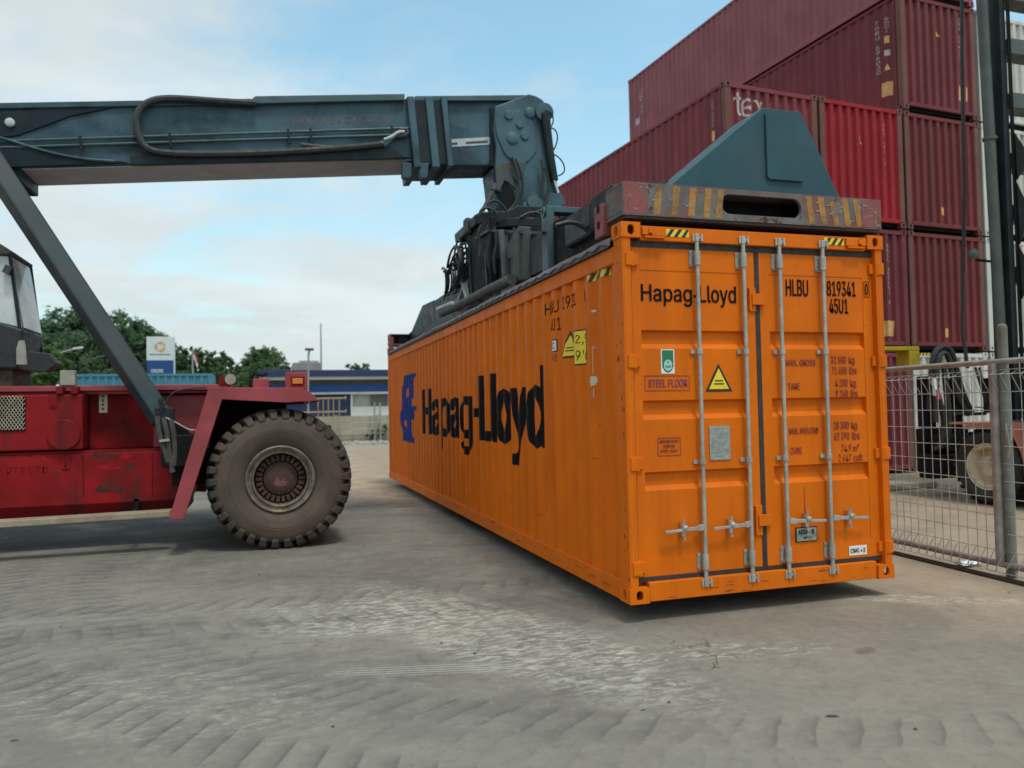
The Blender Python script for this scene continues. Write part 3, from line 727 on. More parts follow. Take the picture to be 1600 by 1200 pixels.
mb = MB(); sheet(mb, [(v.x, v.y) for v in vs], fs, lambda u, v: sfn(u, v), ssp)
mb.build('emblem', M['blue_logo'], side)
mb = MB()
text(mb, 'HLBU', (-1.78, 2.385, -1.46, 2.505), sfn, 0.012, ssp)
text(mb, '819341', (-1.36, 2.385, -0.98, 2.505), sfn, 0.012, ssp)
text(mb, '0', (-0.86, 2.385, -0.80, 2.505), sfn, 0.012, ssp)
text(mb, '45U1', (-1.70, 2.215, -1.44, 2.335), sfn, 0.012, ssp)
mb.build('lettering', M['orange_text'], side)
mb = MB()
mb.cur = 1; flat_q = rect(-1.612, 2.015, -1.482, 2.135); sheet(mb, flat_q, [[0, 1, 2, 3]], lambda u, v: sfn(u, v, 0.003), ssp)
mb.cur = 0; sheet(mb, rect(-1.600, 2.027, -1.494, 2.123), [[0, 1, 2, 3]], lambda u, v: sfn(u, v, 0.005), ssp)
mb.cur = 1; text(mb, 'C', (-1.580, 2.042, -1.514, 2.108), lambda u, v: sfn(u, v, 0.007), 0.01, ssp)
text(mb, '92', (-1.602, 1.93, -1.492, 1.995), lambda u, v: sfn(u, v, 0.003), 0.0, ssp)
mb.build('class_sticker', [M['white'], M['black']], side)
def tri_sticker(mb, cu, v0, w, h, fn, split=None):
    def T(k): return [(cu - w / 2 + k * 1.6, v0 + k), (cu + w / 2 - k * 1.6, v0 + k), (cu, v0 + h - k * 2.0)]
    mb.cur = 1; sheet(mb, T(0), [[0, 1, 2]], lambda u, v: fn(u, v, 0.003), split)
    mb.cur = 0; sheet(mb, T(0.020), [[0, 1, 2]], lambda u, v: fn(u, v, 0.005), split)
    mb.cur = 1
    for k, (ww, zz) in enumerate(((0.30, 0.36), (0.36, 0.25))):
        sheet(mb, rect(cu - w * ww / 2, v0 + h * zz, cu + w * ww / 2, v0 + h * zz + 0.010), [[0, 1, 2, 3]], lambda u, v: fn(u, v, 0.007), split)
mb = MB(); tri_sticker(mb, -1.18, 1.935, 0.33, 0.245, sfn, ssp)
mb.build('warning_triangle', [M['yellow'], M['black']], side)
mb = MB(); mb.cur = 1
pq = rrect(-1.035, 1.855, -0.755, 2.165, 0.02); sheet(mb, pq, [list(range(len(pq)))], lambda u, v: sfn(u, v, 0.003), ssp)
mb.cur = 0; pq = rrect(-1.022, 1.868, -0.768, 2.152, 0.015); sheet(mb, pq, [list(range(len(pq)))], lambda u, v: sfn(u, v, 0.005), ssp)
mb.cur = 1
text(mb, '2,9', (-0.99, 2.03, -0.80, 2.12), lambda u, v: sfn(u, v, 0.007), 0.015, ssp)
text(mb, "9'6", (-0.985, 1.895, -0.80, 1.985), lambda u, v: sfn(u, v, 0.007), 0.015, ssp)
mb.build('height_sticker', [M['yellow'], M['black']], side)
mb = MB()
def hz(u, v, w):
    q = sfn(u, v, 0.0); return (q[0] - w, q[1], q[2])
mb.cur = 0; sheet(mb, rect(-0.70, 2.54, -0.30, 2.60), [[0, 1, 2, 3]], lambda u, v: hz(u, v, 0.003), ssp)
mb.cur = 1
for k in range(4):
    a = -0.69 + 0.1 * k
    sheet(mb, [(a, 2.54), (a + 0.045, 2.54), (a + 0.085, 2.60), (a + 0.04, 2.60)], [[0, 1, 2, 3]], lambda u, v: hz(u, v, 0.005), ssp)
mb.build('hazard_sticker', [M['yellow'], M['black']], side)
# scraped dent near the post
mb = MB(); random.seed(5)
dent = [(-0.66 + 0.045 * math.cos(a) * random.uniform(0.6, 1.2), 1.70 + 0.05 * math.sin(a) * random.uniform(0.6, 1.2)) for a in [2 * PI * k / 14 for k in range(14)]]
sheet(mb, dent, [list(range(14))], lambda u, v: sfn(u, v, 0.003), ssp)
for (v0, v1, w) in ((1.76, 2.0, 0.006), (1.56, 1.64, 0.008), (2.28, 2.30, 0.05), (1.98, 1.99, 0.03)):
    sheet(mb, rect(-0.66, v0, -0.66 + w, v1), [[0, 1, 2, 3]], lambda u, v: sfn(u, v, 0.003), ssp)
mb.build('scrape', M['cream'], side)

# knocks and scrapes: dark nicks at the rib tops, scuffs on the bottom rail and the corner posts
random.seed(17); mb = MB()
for k in range(34):
    u = -random.uniform(0.4, 11.6); v = random.choice((random.uniform(2.40, 2.58), random.uniform(0.2, 0.6), random.uniform(0.6, 2.4))); l = random.uniform(0.02, 0.10); h_ = random.uniform(0.003, 0.010)
    sheet(mb, [(u, v), (u + l, v + random.uniform(-.01, .01)), (u + l * 0.8, v + h_), (u + l * 0.2, v + h_ * 1.3)], [[0, 1, 2, 3]], lambda a, b_: sfn(a, b_, 0.002), ssp)
mb.build('scuffs', M['scuff'], side)
mb = MB()
for k in range(26):
    u = random.uniform(0.3, 11.5); v = random.uniform(0.01, 0.13); l = random.uniform(0.03, 0.22); h_ = random.uniform(0.003, 0.012)
    flat(mb, [(u, v), (u + l, v + random.uniform(-.006, .006)), (u + l * 0.8, v + h_), (u + l * 0.15, v + h_ * 1.2)], lambda a, b_: (0.0005, a, Zc(b_)))
mb.build('scuffs', M['scuff'], oc)
mb = MB()
for k in range(30):
    u = random.uniform(0.012, 0.14); v = random.uniform(0.15, 2.7); l = random.uniform(0.006, 0.04); h_ = random.uniform(0.006, 0.05)
    flat(mb, [(u, v), (min(0.15, u + l), v + 0.01), (min(0.15, u + l * 0.6), v + h_), (u + l * 0.1, v + h_ * 0.8)], lambda a, b_: (0.0025, a, Zc(b_)))
for k in range(14):
    u = random.uniform(0.2, 2.2); v = random.uniform(0.015, 0.12); l = random.uniform(0.02, 0.12); h_ = random.uniform(0.003, 0.009)
    flat(mb, [(u, v), (u + l, v + random.uniform(-.006, .006)), (u + l * 0.8, v + h_), (u + l * 0.15, v + h_ * 1.2)], lambda a, b_: (a, 0.0065, Zc(b_)))
mb.build('scuffs', M['scuff'], oc)

# doors
DY = 0.052
def make_door(x0, x1, r0, r1):
    mb = MB()
    zb, zt = 0.185, 2.715
    bands = [(0.835, 0.975), (1.380, 1.525), (1.930, 2.070)]
    prof = [(DY + 0.004, 0.32)]
    for a, b_ in bands:
        prof += [(DY + 0.004, a), (DY + 0.038, a + 0.038), (DY + 0.038, b_ - 0.012), (DY + 0.004, b_ + 0.004)]
    prof.append((DY + 0.004, 2.54))
    n = len(prof)
    mb.add([(r0, y, Zc(z)) for y, z in prof] + [(r1, y, Zc(z)) for y, z in prof], [(i, i + 1, n + i + 1, n + i) for i in range(n - 1)])
    mb.box(x0, DY, Zc(zb), r0, 0.10, Zc(zt)); mb.box(r1, DY, Zc(zb), x1, 0.10, Zc(zt))
    mb.box(r0, DY, Zc(2.54), r1, 0.10, Zc(zt)); mb.box(r0, DY, Zc(zb), r1, 0.10, Zc(0.32))
    mb.box(r0, 0.0925, Zc(0.32), r1, 0.0985, Zc(2.54))
    return mb.build('door', M['orange'], oc)
doorL = make_door(0.098, 1.196, 0.172, 1.095)
doorR = make_door(1.240, 2.372, 1.330, 2.265)
def gasket(door, x0, x1, inner, wl_, wr_):
    mb = MB()
    mb.box(x0, 0.045, Zc(2.7155), x1, 0.09, Zc(2.7615)); mb.box(x0, 0.045, Zc(0.151), x1, 0.09, Zc(0.1845))
    mb.box(x0, 0.048, Zc(0.185), x0 + wl_, 0.09, Zc(2.715)); mb.box(x1 - wr_, 0.048, Zc(0.185), x1, 0.09, Zc(2.715))
    mb.build('gasket', M['gasket'], door)
gasket(doorL, 0.078, 1.218, 0, 0.0195, 0.0215)
gasket(doorR, 1.2185, 2.414, 0, 0.021, 0.0415)
def lock_rod(door, x):
    mb = MB(); y = DY - 0.042
    mb.tube([(x, y, Zc(0.11)), (x, y, Zc(2.80))], 0.0165, 12)
    rod = mb.build('lock_rod', M['galv'], door, smooth=True)
    mb = MB()
    for z0, z1 in ((0.205, 0.335), (2.575, 2.705)):
        mb.box(x - 0.052, DY - 0.010, Zc(z0), x + 0.022, DY - 0.0005, Zc(z1))
        mb.tube([(x, y, Zc(z0 + 0.01)), (x, y, Zc(z1 - 0.01))], 0.026, 12)
        for zz in (z0 + 0.018, z1 - 0.018):
            for xx in (x - 0.042,):
                mb.tube([(xx, DY - 0.0095, Zc(zz)), (xx, DY - 0.018, Zc(zz))], 0.008, 6)
    mb.build('keeper_bracket', M['galv'], rod, smooth=True)
    mb = MB()
    for z0, s_ in ((0.11, -1), (2.80, 1)):
        # cam at the end and its keeper on the frame
        mb.tube([(x, y, Zc(z0 - 0.03)), (x, y, Zc(z0 + 0.03))], 0.022, 10)
        mb.box(x - 0.014, y - 0.012, Zc(z0 - 0.012), x + 0.040, 0.008, Zc(z0 + 0.014))
        mb.box(x - 0.042, -0.004, Zc(z0 - 0.030), x - 0.026, 0.0075, Zc(z0 + 0.030))
        mb.box(x + 0.030, -0.010, Zc(z0 - 0.030), x + 0.046, 0.0075, Zc(z0 + 0.030))
    mb.build('cam_keeper', M['galv'], rod, bevel=0.003)
    mb = MB()
    for z0 in (1.045, 1.905):
        mb.box(x - 0.060, DY - 0.012, Zc(z0 - 0.016), x - 0.014, DY - 0.0005, Zc(z0 + 0.016))
        mb.tube([(x, y, Zc(z0 - 0.020)), (x, y, Zc(z0 + 0.020))], 0.024, 10)
    mb.build('guide_bracket', M['galv'], rod)
def handle(door, x, s_):
    y = DY - 0.05; z = 0.535
    mb = MB()
    mb.bar((x + s_ * 0.01, y, Zc(z + 0.005)), (x + s_ * 0.065, y, Zc(z)), 0.030, 0.045)
    mb.bar((x + s_ * 0.055, y - 0.006, Zc(z)), (x + s_ * 0.20, y - 0.012, Zc(z - 0.004)), 0.012, 0.030)
    mb.bar((x + s_ * 0.19, y - 0.012, Zc(z - 0.004)), (x + s_ * 0.355, y - 0.016, Zc(z - 0.012)), 0.016, 0.022)
    h = mb.build('handle', M['galv'], door, bevel=0.003)
    mb = MB(); xc = x + s_ * 0.185
    mb.box(xc - 0.014, DY - 0.045, Zc(z - 0.055), xc + 0.014, DY - 0.0005, Zc(z + 0.050))
    mb.lathe((xc, DY - 0.082, Zc(z + 0.012)), (0, 1, 0), [(0, 0.001), (0.004, 0.020), (0.014, 0.026), (0.034, 0.024), (0.036, 0.001)], 14)
    mb.tube([(xc, DY - 0.05, Zc(z + 0.048)), (xc, DY - 0.05, Zc(z + 0.075))], 0.010, 8)
    mb.tube([(xc, DY - 0.05, Zc(z - 0.060)), (xc, DY - 0.05, Zc(z - 0.085))], 0.012, 8)
    mb.build('handle_hub', M['chrome'], h, smooth=True)
for x in (0.652, 1.072): lock_rod(doorL, x); handle(doorL, x, -1)
for x in (1.412, 1.834): lock_rod(doorR, x); handle(doorR, x, 1)
def hinge(door, x, s_, z):
    mb = MB()
    a, b_ = sorted((x, x + s_ * 0.062)); mb.box(a, DY - 0.024, Zc(z - 0.042), b_, DY - 0.0005, Zc(z + 0.042))
    mb.tube([(x, DY - 0.034, Zc(z - 0.056)), (x, DY - 0.034, Zc(z + 0.056))], 0.024, 10)
    a, b_ = sorted((x - s_ * 0.004, x - s_ * 0.058)); mb.box(a, DY - 0.060, Zc(z - 0.050), b_, DY - 0.006, Zc(z + 0.050))
    mb.tube([(x + s_ * 0.038, DY - 0.0155, Zc(z)), (x + s_ * 0.038, DY - 0.022, Zc(z))], 0.010, 6)
    mb.build('hinge', M['orange'], door, bevel=0.004)
for z in (0.262, 1.048, 1.828, 2.612):
    hinge(doorL, 0.088, 1, z); hinge(doorR, 2.386, -1, z)
def lap_lock(z0, z1):
    mb = MB(); zm = (z0 + z1) / 2
    mb.box(1.128, DY - 0.016, Zc(z0), 1.196, DY - 0.0005, Zc(z1))
    mb.box(1.128, DY - 0.030, Zc(z0 + 0.005), 1.146, DY - 0.0165, Zc(z1 - 0.005))
    mb.box(1.150, DY - 0.038, Zc(zm - 0.045), 1.275, DY - 0.0165, Zc(zm + 0.045))
    mb.build('door_lap_plate', M['orange'], doorR, bevel=0.003)
lap_lock(0.435, 0.675); lap_lock(2.232, 2.425)

# door markings
def dfn(u, v, lift=0.003): return (u, DY + 0.004 - lift, Zc(v))
def dt(mb, body, u0, v0, u1, v1, bold=0.012, fn=dfn): text(mb, body, (u0, v0, u1, v1), fn, 0, None, 4, (v1 - v0) * 0.014)
mb = MB(); dt(mb, 'Hapag', 0.182, 2.262, 0.622, 2.428, 0.022); dt(mb, 'Lloyd', 0.690, 2.262, 1.022, 2.432, 0.022); flat(mb, rect(0.636, 2.335, 0.664, 2.355), dfn)
mb.build('lettering', M['orange_text'], doorL)
mb = MB(); dt(mb, 'STEEL FLOOR', 0.225, 1.632, 0.562, 1.692, 0.010)
mb.build('lettering', M['purple_text'], doorL)
mb = MB(); plate(mb, [rect(0.192, 1.602, 0.582, 1.722), rect(0.198, 1.608, 0.576, 1.716)], lambda u, v, w: (u, DY + 0.004 - 0.001 - w, Zc(v)), 0.002)
plate(mb, [rect(0.288, 1.098, 0.488, 1.240), rect(0.294, 1.104, 0.482, 1.234)], lambda u, v, w: (u, DY + 0.004 - 0.001 - w, Zc(v)), 0.002)
for k, body in enumerate(('REPAIR WITH', 'CORTEN', 'STEEL ONLY')):
    wd = (0.158, 0.10, 0.15)[k]
    dt(mb, body, 0.388 - wd / 2, 1.200 - 0.037 * k, 0.388 + wd / 2, 1.222 - 0.037 * k, 0.01)
mb.build('lettering', M['maroon_text'], doorL)
mb = MB(); mb.cur = 0; flat(mb, rrect(0.335, 1.735, 0.452, 1.925, 0.006), dfn)
mb.cur = 1; flat(mb, rect(0.345, 1.825, 0.442, 1.917), lambda u, v: dfn(u, v, 0.005))
mb.cur = 1; flat(mb, [(0.345, 1.825), (0.345, 1.79), (0.365, 1.755), (0.394, 1.743), (0.422, 1.755), (0.442, 1.79), (0.442, 1.825)], lambda u, v: dfn(u, v, 0.005))
mb.cur = 2; flat(mb, oval(0.3935, 1.800, 0.036, 0.044), lambda u, v: dfn(u, v, 0.007))
mb.cur = 1; flat(mb, oval(0.3935, 1.824, 0.006, 0.007, 10), lambda u, v: dfn(u, v, 0.009)); flat(mb, rect(0.366, 1.792, 0.421, 1.797), lambda u, v: dfn(u, v, 0.009)); flat(mb, rect(0.372, 1.782, 0.415, 1.786), lambda u, v: dfn(u, v, 0.009))
mb.build('green_sticker', [M['white'], M['green'], M['mint']], doorL)
mb = MB(); tri_sticker(mb, 0.842, 1.590, 0.245, 0.225, lambda u, v, w: dfn(u, v, w))
mb.build('warning_triangle', [M['yellow'], M['black']], doorL)
mb = MB(); mb.box(0.742, DY - 0.004, Zc(1.050), 0.926, DY + 0.002, Zc(1.318)); mb.cur = 1
random.seed(11)
for k in range(13):
    z = 1.295 - 0.018 * k; u = 0.755
    while u < 0.905:
        w = random.uniform(0.01, 0.05); 
        if random.random() < 0.7: flat(mb, rect(u, z - 0.003, min(0.912, u + w), z + 0.003), lambda u, v: (u, DY - 0.006, Zc(v)))
        u += w + 0.008
mb.build('data_plate', [M['platem'], M['bgrey']], doorL)
mb = MB()
dt(mb, 'HLBU', 1.500, 2.368, 1.715, 2.505); dt(mb, '819341', 1.905, 2.378, 2.195, 2.505); dt(mb, '45U1', 1.925, 2.232, 2.110, 2.355)
dfo = lambda u, v, lift=0.003: (u, DY - lift, Zc(v))
dt(mb, '0', 2.290, 2.395, 2.318, 2.490, 0.008, dfo)
plate(mb, [rect(2.276, 2.375, 2.332, 2.508), rect(2.279, 2.378, 2.329, 2.505)], lambda u, v, w: (u, DY - 0.001 - w, Zc(v)), 0.002)
mb.build('lettering', M['orange_text'], doorR)
mb = MB()
for body, a, z, b_ in (('MAX. GROSS', 1.480, 1.792, 1.765), ('TARE', 1.490, 1.598, 1.605), ('MAX. PAYLOAD', 1.490, 1.232, 1.772), ('CUBE', 1.492, 1.072, 1.605)):
    dt(mb, body, a, z, b_, z + 0.052, 0.010)
for body, a, z, b_ in (('32 500', 1.900, 1.812, 2.052), ('kg', 2.082, 1.795, 2.138), ('71 650', 1.905, 1.722, 2.055), ('lbs', 2.085, 1.722, 2.158),
                       ('4 200', 1.935, 1.618, 2.060), ('kg', 2.090, 1.600, 2.145), ('9 260', 1.938, 1.528, 2.060), ('lbs', 2.090, 1.528, 2.160),
                       ('28 300', 1.905, 1.262, 2.058), ('kg', 2.085, 1.245, 2.142), ('62 390', 1.908, 1.172, 2.060), ('lbs', 2.090, 1.172, 2.165),
                       ('74.9', 1.975, 1.072, 2.075), ('m³', 2.095, 1.072, 2.155), ('2 647', 1.945, 0.990, 2.072), ('cuft', 2.095, 0.990, 2.185)):
    dt(mb, body, a + 0.022, z, b_ + 0.022, z + (0.062 if body != 'kg' else 0.078), 0.016)
mb.build('lettering', M['maroon_text'], doorR)
mb = MB(); mb.cur = 1; mb.box(1.515, DY - 0.004, Zc(0.352), 1.722, DY + 0.003, Zc(0.472)); mb.cur = 0
flat(mb, rect(1.523, 0.360, 1.714, 0.464), lambda u, v: (u, DY - 0.006, Zc(v))); mb.cur = 1
dt(mb, 'NXP-8', 1.545, 0.412, 1.690, 0.452, 0.012, lambda u, v, lift=0: (u, DY - 0.008, Zc(v)))
dt(mb, '09-7', 1.590, 0.376, 1.660, 0.396, 0.008, lambda u, v, lift=0: (u, DY - 0.008, Zc(v)))
mb.build('number_plate', [M['platem'], M['black']], doorR)
mb = MB(); mb.cur = 0; flat(mb, rect(2.035, 0.205, 2.215, 0.285), lambda u, v: (u, DY - 0.003, Zc(v))); mb.cur = 1
dt(mb, 'CIMC', 2.050, 0.228, 2.138, 0.262, 0.014, lambda u, v, lift=0: (u, DY - 0.005, Zc(v)))
dt(mb, '+3', 2.150, 0.228, 2.198, 0.262, 0.014, lambda u, v, lift=0: (u, DY - 0.005, Zc(v)))
mb.build('maker_sticker', [M['white'], M['black']], doorR)
mb = MB(); random.seed(2); vs = [(1.615 + random.uniform(-0.004, 0.004), 0.60 + 0.03 * k) for k in range(8)]
flat(mb, [(1.605, 0.575), (1.622, 0.575)] + [(1.618, 0.66), (1.617, 0.80)] + [(1.612, 0.80), (1.610, 0.66)], lambda u, v: dfn(u, v, 0.002))
mb.build('rust_streak', M['maroon_text'], doorR)

# ------------------------------------------------------------------ the container stack
TH = R(4.53); ORG = Vector((11.493, 8.864, 0.0)); PITCH_X, PITCH_Z = 2.504, 2.795
EX = Vector((math.cos(TH), math.sin(TH), 0)); EY = Vector((-math.sin(TH), math.cos(TH), 0))
CH = 2.750
def ray_plane(px, py, p0, n):
    d = fw + rt * ((px - 800) / F_PX) + up * ((600 - py) / F_PX)
    return CAM + d * ((p0 - CAM).dot(n) / d.dot(n))
def on_end(px, py, col, tier):
    q = ray_plane(px, py, ORG, EY) - ORG
    return q.dot(EX) - col * PITCH_X, q.z - tier * PITCH_Z
def on_side(px, py, col, tier):
    p0 = ORG + EX * col * PITCH_X
    q = ray_plane(px, py, p0, EX) - p0
    return q.dot(EY), q.z - tier * PITCH_Z
kce = Corr(0.11, W_ - 0.11, 0.245, 0.062, 0.34, 0.16)
kcs = Corr(0.17, 12.02, 0.278, 0.036, 0.26, 0.25)
KIT = []
def kit(name, mb, slot, smooth=False, bevel=0.0):
    o = mb.build(name, M['mar_a'], None, smooth, bevel, True)
    KIT.append((name, o.data, slot, bevel)); bpy.data.objects.remove(o)
mb = MB(); kce.panel(mb, 0.15, CH - 0.10, lambda u, v, d: (u, 0.014 + d, v)); kit('end_panel', mb, 'paint')
mb = MB(); kce.panel(mb, 0.15, CH - 0.10, lambda u, v, d: (u, L_ - 0.014 - d, v)); kit('end_panel', mb, 'paint')
for x, s_ in ((0.012, 1), (W_ - 0.012, -1)):
    mb = MB(); kcs.panel(mb, 0.15, CH - 0.08, lambda u, v, d: (x + s_ * d, u, v)); kit('side_panel', mb, 'paint')
for x in (0.0, W_ - 0.06):
    kit('top_rail', MB().box(x, 0.17, CH - 0.085, x + 0.06, L_ - 0.17, CH - 0.012), 'paint', bevel=0.006)
    kit('bottom_rail', MB().box(x, 0.17, 0.012, x + 0.05, L_ - 0.17, 0.155), 'paint', bevel=0.006)
for y in (0.004, L_ - 0.084):
    kit('end_header', MB().box(0.165, y, CH - 0.125, W_ - 0.165, y + 0.08, CH - 0.035), 'paint', bevel=0.006)
    mb = MB(); mb.box(0.165, y, 0.095, W_ - 0.165, y + 0.08, 0.185); kit('end_sill', mb, 'paint', bevel=0.006)
kit('roof', MB().box(0.05, 0.085, CH - 0.040, W_ - 0.05, L_ - 0.085, CH - 0.022), 'paint')
kit('floor', MB().box(0.05, 0.12, 0.03, W_ - 0.05, L_ - 0.12, 0.145), 'dark')
for x in (0.003, W_ - 0.153):
    for y in (0.003, L_ - 0.153):
        kit('corner_post', MB().box(x, y, 0.118, x + 0.15, y + 0.15, CH - 0.118), 'post', bevel=0.012)
for x0, sx in ((-0.003, 1), (W_ + 0.003, -1)):
    for y0, sy in ((-0.004, 1), (L_ + 0.004, -1)):
        kit('corner_casting', casting(x0, y0, 0.0, sx, sy, -1), 'post')
        kit('corner_casting', casting(x0, y0, CH - 0.118, sx, sy, 1), 'post')
STACK = {}
def stack_container(col, tier, paint, label, post=None, dy=0.0, group='containers in the tall stack'):
    r = thing('shipping_container', ORG + EX * (col * PITCH_X) + EY * dy + Vector((0, 0, tier * PITCH_Z)), label, 'container', group, TH)
    for name, me, slot, bev in KIT:
        o = bpy.data.objects.new(name, me); COL.objects.link(o); o.parent = r
        ms = o.material_slots[0]; ms.link = 'OBJECT'
        ms.material = M[paint] if slot == 'paint' else (M['dark'] if slot == 'dark' else M[post or paint])
        if bev:
            mo = o.modifiers.new('bevel', 'BEVEL'); mo.width = bev; mo.segments = 1; mo.limit_method = 'ANGLE'
    # twistlocks in the gaps at the corners
    if tier > 0:
        for x in (0.08, W_ - 0.08):
            mb = MB(True); mb.box(x - 0.05, 0.03, -0.045, x + 0.05, 0.14, 0.0); mb.tube([(x, 0.03, -0.02), (x, -0.06, -0.03)], 0.012, 6)
            mb.build('twistlock', M['rusty'], r)
    STACK[(col, tier)] = r
    return r
stack_container(-2, 0, 'mar_b', 'plum container at the foot of the leftmost stack column, hidden behind the orange container', 'rustpost')
stack_container(-2, 1, 'mar_c', 'oxide red container in the middle of the leftmost stack column, behind the orange container', 'rustpost')
stack_container(-2, 2, 'mar_d', 'dusky red container topping the leftmost stack column, white letters tex on its end', 'rustpost')
stack_container(-1, 0, 'mar_d', 'dusky red container on the ground behind the mesh fence, under a maroon one', 'rustpost')
stack_container(-1, 1, 'mar_b', 'plum container beside the orange container, below the bright red one', 'mar_b')
stack_container(-1, 2, 'brightred', 'bright red container with ribbed end, topping the middle stack column', 'rustpost')
stack_container(0, 0, 'wcont', 'dirty white container on the ground behind the fence, under the oxide red stack', 'wcont')
stack_container(0, 1, 'mar_c', 'oxide red container directly on top of the white ground container', 'rustpost')
stack_container(0, 2, 'mar_c', 'oxide red container with pale scuffs right of the bright red one', 'rustpost')
stack_container(0, 3, 'mar_b', 'plum container with yellow stickers on side and end, above the bright red one', 'rustpost')
stack_container(0, 4, 'mar_a', 'topmost maroon container of the stack, its long side against the sky', 'mar_a')
for t, lb in enumerate(('dirty white container on the ground behind the lift mast', 'white container second from the ground behind the lift mast', 'white container third from the ground behind the lift mast', 'topmost white container behind the lift mast')):
    stack_container(1.012, t, 'wcont', lb, 'wcont', 0.0, 'white containers behind the mast')

def end_fn(u, v, lift=0.003): return (u, 0.014 + kce.depth(u) - lift, v)
def kside_fn(u, v, lift=0.003): return (0.012 + kcs.depth(u) - lift, u, v)
ksp = kce.br
def vtext(mb, body, px, py0, py1, locf, fn, split, w=0.07):
    """letters one below the other between two photo heights"""
    u, v1 = locf(px, py0); _, v0 = locf(px, py1)
    n = len(body); st = (v1 - v0) / n; h = st * 0.74
    for k, ch in enumerate(body):
        if ch == ' ': continue
        ww = w * (0.4 if ch in '1I' else 1)
        uu = (u - ww / 2, u + ww / 2)
        if fn is kside_fn: text(mb, ch, (-u - ww / 2, v1 - st * k - h, -u + ww / 2, v1 - st * k), lambda a, b_: fn(-a, b_), 0.012, [-x for x in split])
        else: text(mb, ch, (uu[0], v1 - st * k - h, uu[1], v1 - st * k), fn, 0.012, split)
def end_mark(col, tier, name, m, polys_px):
    mb = MB(True)
    for pp in polys_px:
        q = [on_end(x, y, col, tier) for x, y in pp]
        sheet(mb, q, [list(range(len(q)))], end_fn, ksp)
    return mb.build(name, m, STACK[(col, tier)])
def side_mark(col, tier, name, m, polys_px):
    mb = MB(True)
    for pp in polys_px:
        q = [on_side(x, y, col, tier) for x, y in pp]
        sheet(mb, q, [list(range(len(q)))], kside_fn, kcs.br)
    return mb.build(name, m, STACK[(col, tier)])
def pq(x0, y0, x1, y1, sl=0): return [(x0, y0), (x1, y0 + sl), (x1, y1 + sl), (x0, y1)]
def end_text(col, tier, body, px, y0, y1, w=0.075):
    mb = MB(True); vtext(mb, body, px, y0, y1, lambda a, b_: on_end(a, b_, col, tier), end_fn, ksp, w)
    mb.build('lettering', M['ltext'], STACK[(col, tier)])
def side_text(col, tier, body, px, y0, y1, w=0.075):
    mb = MB(True); vtext(mb, body, px, y0, y1, lambda a, b_: on_side(a, b_, col, tier), kside_fn, kcs.br, w)
    mb.build('lettering', M['ltext'], STACK[(col, tier)])
mb = MB(True)
u0, v1 = on_end(1149, 143, -2, 2); u1, _ = on_end(1192, 150, -2, 2); v0 = v1 - 0.50
text(mb, 'tex', (u0, v0, u1 + 0.05, v1), end_fn, 0.03, ksp); mb.build('lettering', M['ltext'], STACK[(-2, 2)])
end_text(-2, 2, 'TEXU 730214 5', 1248, 165, 240, 0.06)
side_text(-2, 2, 'TEXU 730214', 1112, 158, 200, 0.09)
side_mark(-2, 2, 'sticker', M['gold'], [pq(1110, 206, 1116, 222, -2)])
end_mark(-1, 2, 'sticker', M['gold'], [[(1343, 212), (1351, 224), (1344, 222)]])
end_text(-1, 2, 'TGHU 482170 3', 1382, 186, 274, 0.07)
end_text(-1, 1, 'BMOU 485091 4', 1388, 381, 476)
end_mark(-1, 1, 'sticker', M['gold'], [pq(1385, 501, 1400, 525)])
end_text(-1, 0, 'TCLU 620418 7', 1396, 612, 672, 0.06)
end_text(0, 3, 'TGBU 594030 1', 1501, 18, 110, 0.07)
end_mark(0, 3, 'sticker', M['gold'], [[(1465, 43), (1471, 56), (1465, 54)], pq(1499, 134, 1505, 156, 1), pq(1510, 136, 1512, 158, 1)])
end_text(0, 2, 'TRLU 733150 2', 1505, 208, 292, 0.06)
end_mark(0, 2, 'sticker', M['gold'], [pq(1472, 323, 1479, 335, 1)])
end_mark(0, 1, 'sticker', M['gold'], [pq(1478, 513, 1486, 527)])
side_text(0, 3, 'TGBU 594030', 1369, 34, 120, 0.10)
side_text(0, 3, '45G1', 1384, 26, 52, 0.11)
side_mark(0, 3, 'sticker', M['gold'], [pq(1381, 57, 1388, 68, -2), pq(1376, 130, 1393, 152, -4), [(1380, 111), (1386, 99), (1390, 108)]])
side_mark(0, 3, 'white_sticker', M['ltext'], [pq(1380, 79, 1389, 88, -2)])
side_text(0, 4, 'TCKU 410', 1001, 138, 178, 0.20)
side_mark(0, 4, 'white_sticker', M['ltext'], [pq(993, 186, 999, 196, -3)])

# ------------------------------------------------------------------ the reach stacker
rs = thing('reach_stacker', (-5.0, 6.1, 0), 'red reach stacker with long grey boom holding the orange container by its spreader', 'reach stacker')
YC = 6.1
def P5(px, py, y=5.7):
    q = at(px, py, 'y', y); return (q.x, q.z)
def prof(pts, y): return [P5(a, b_, y) for a, b_ in pts]
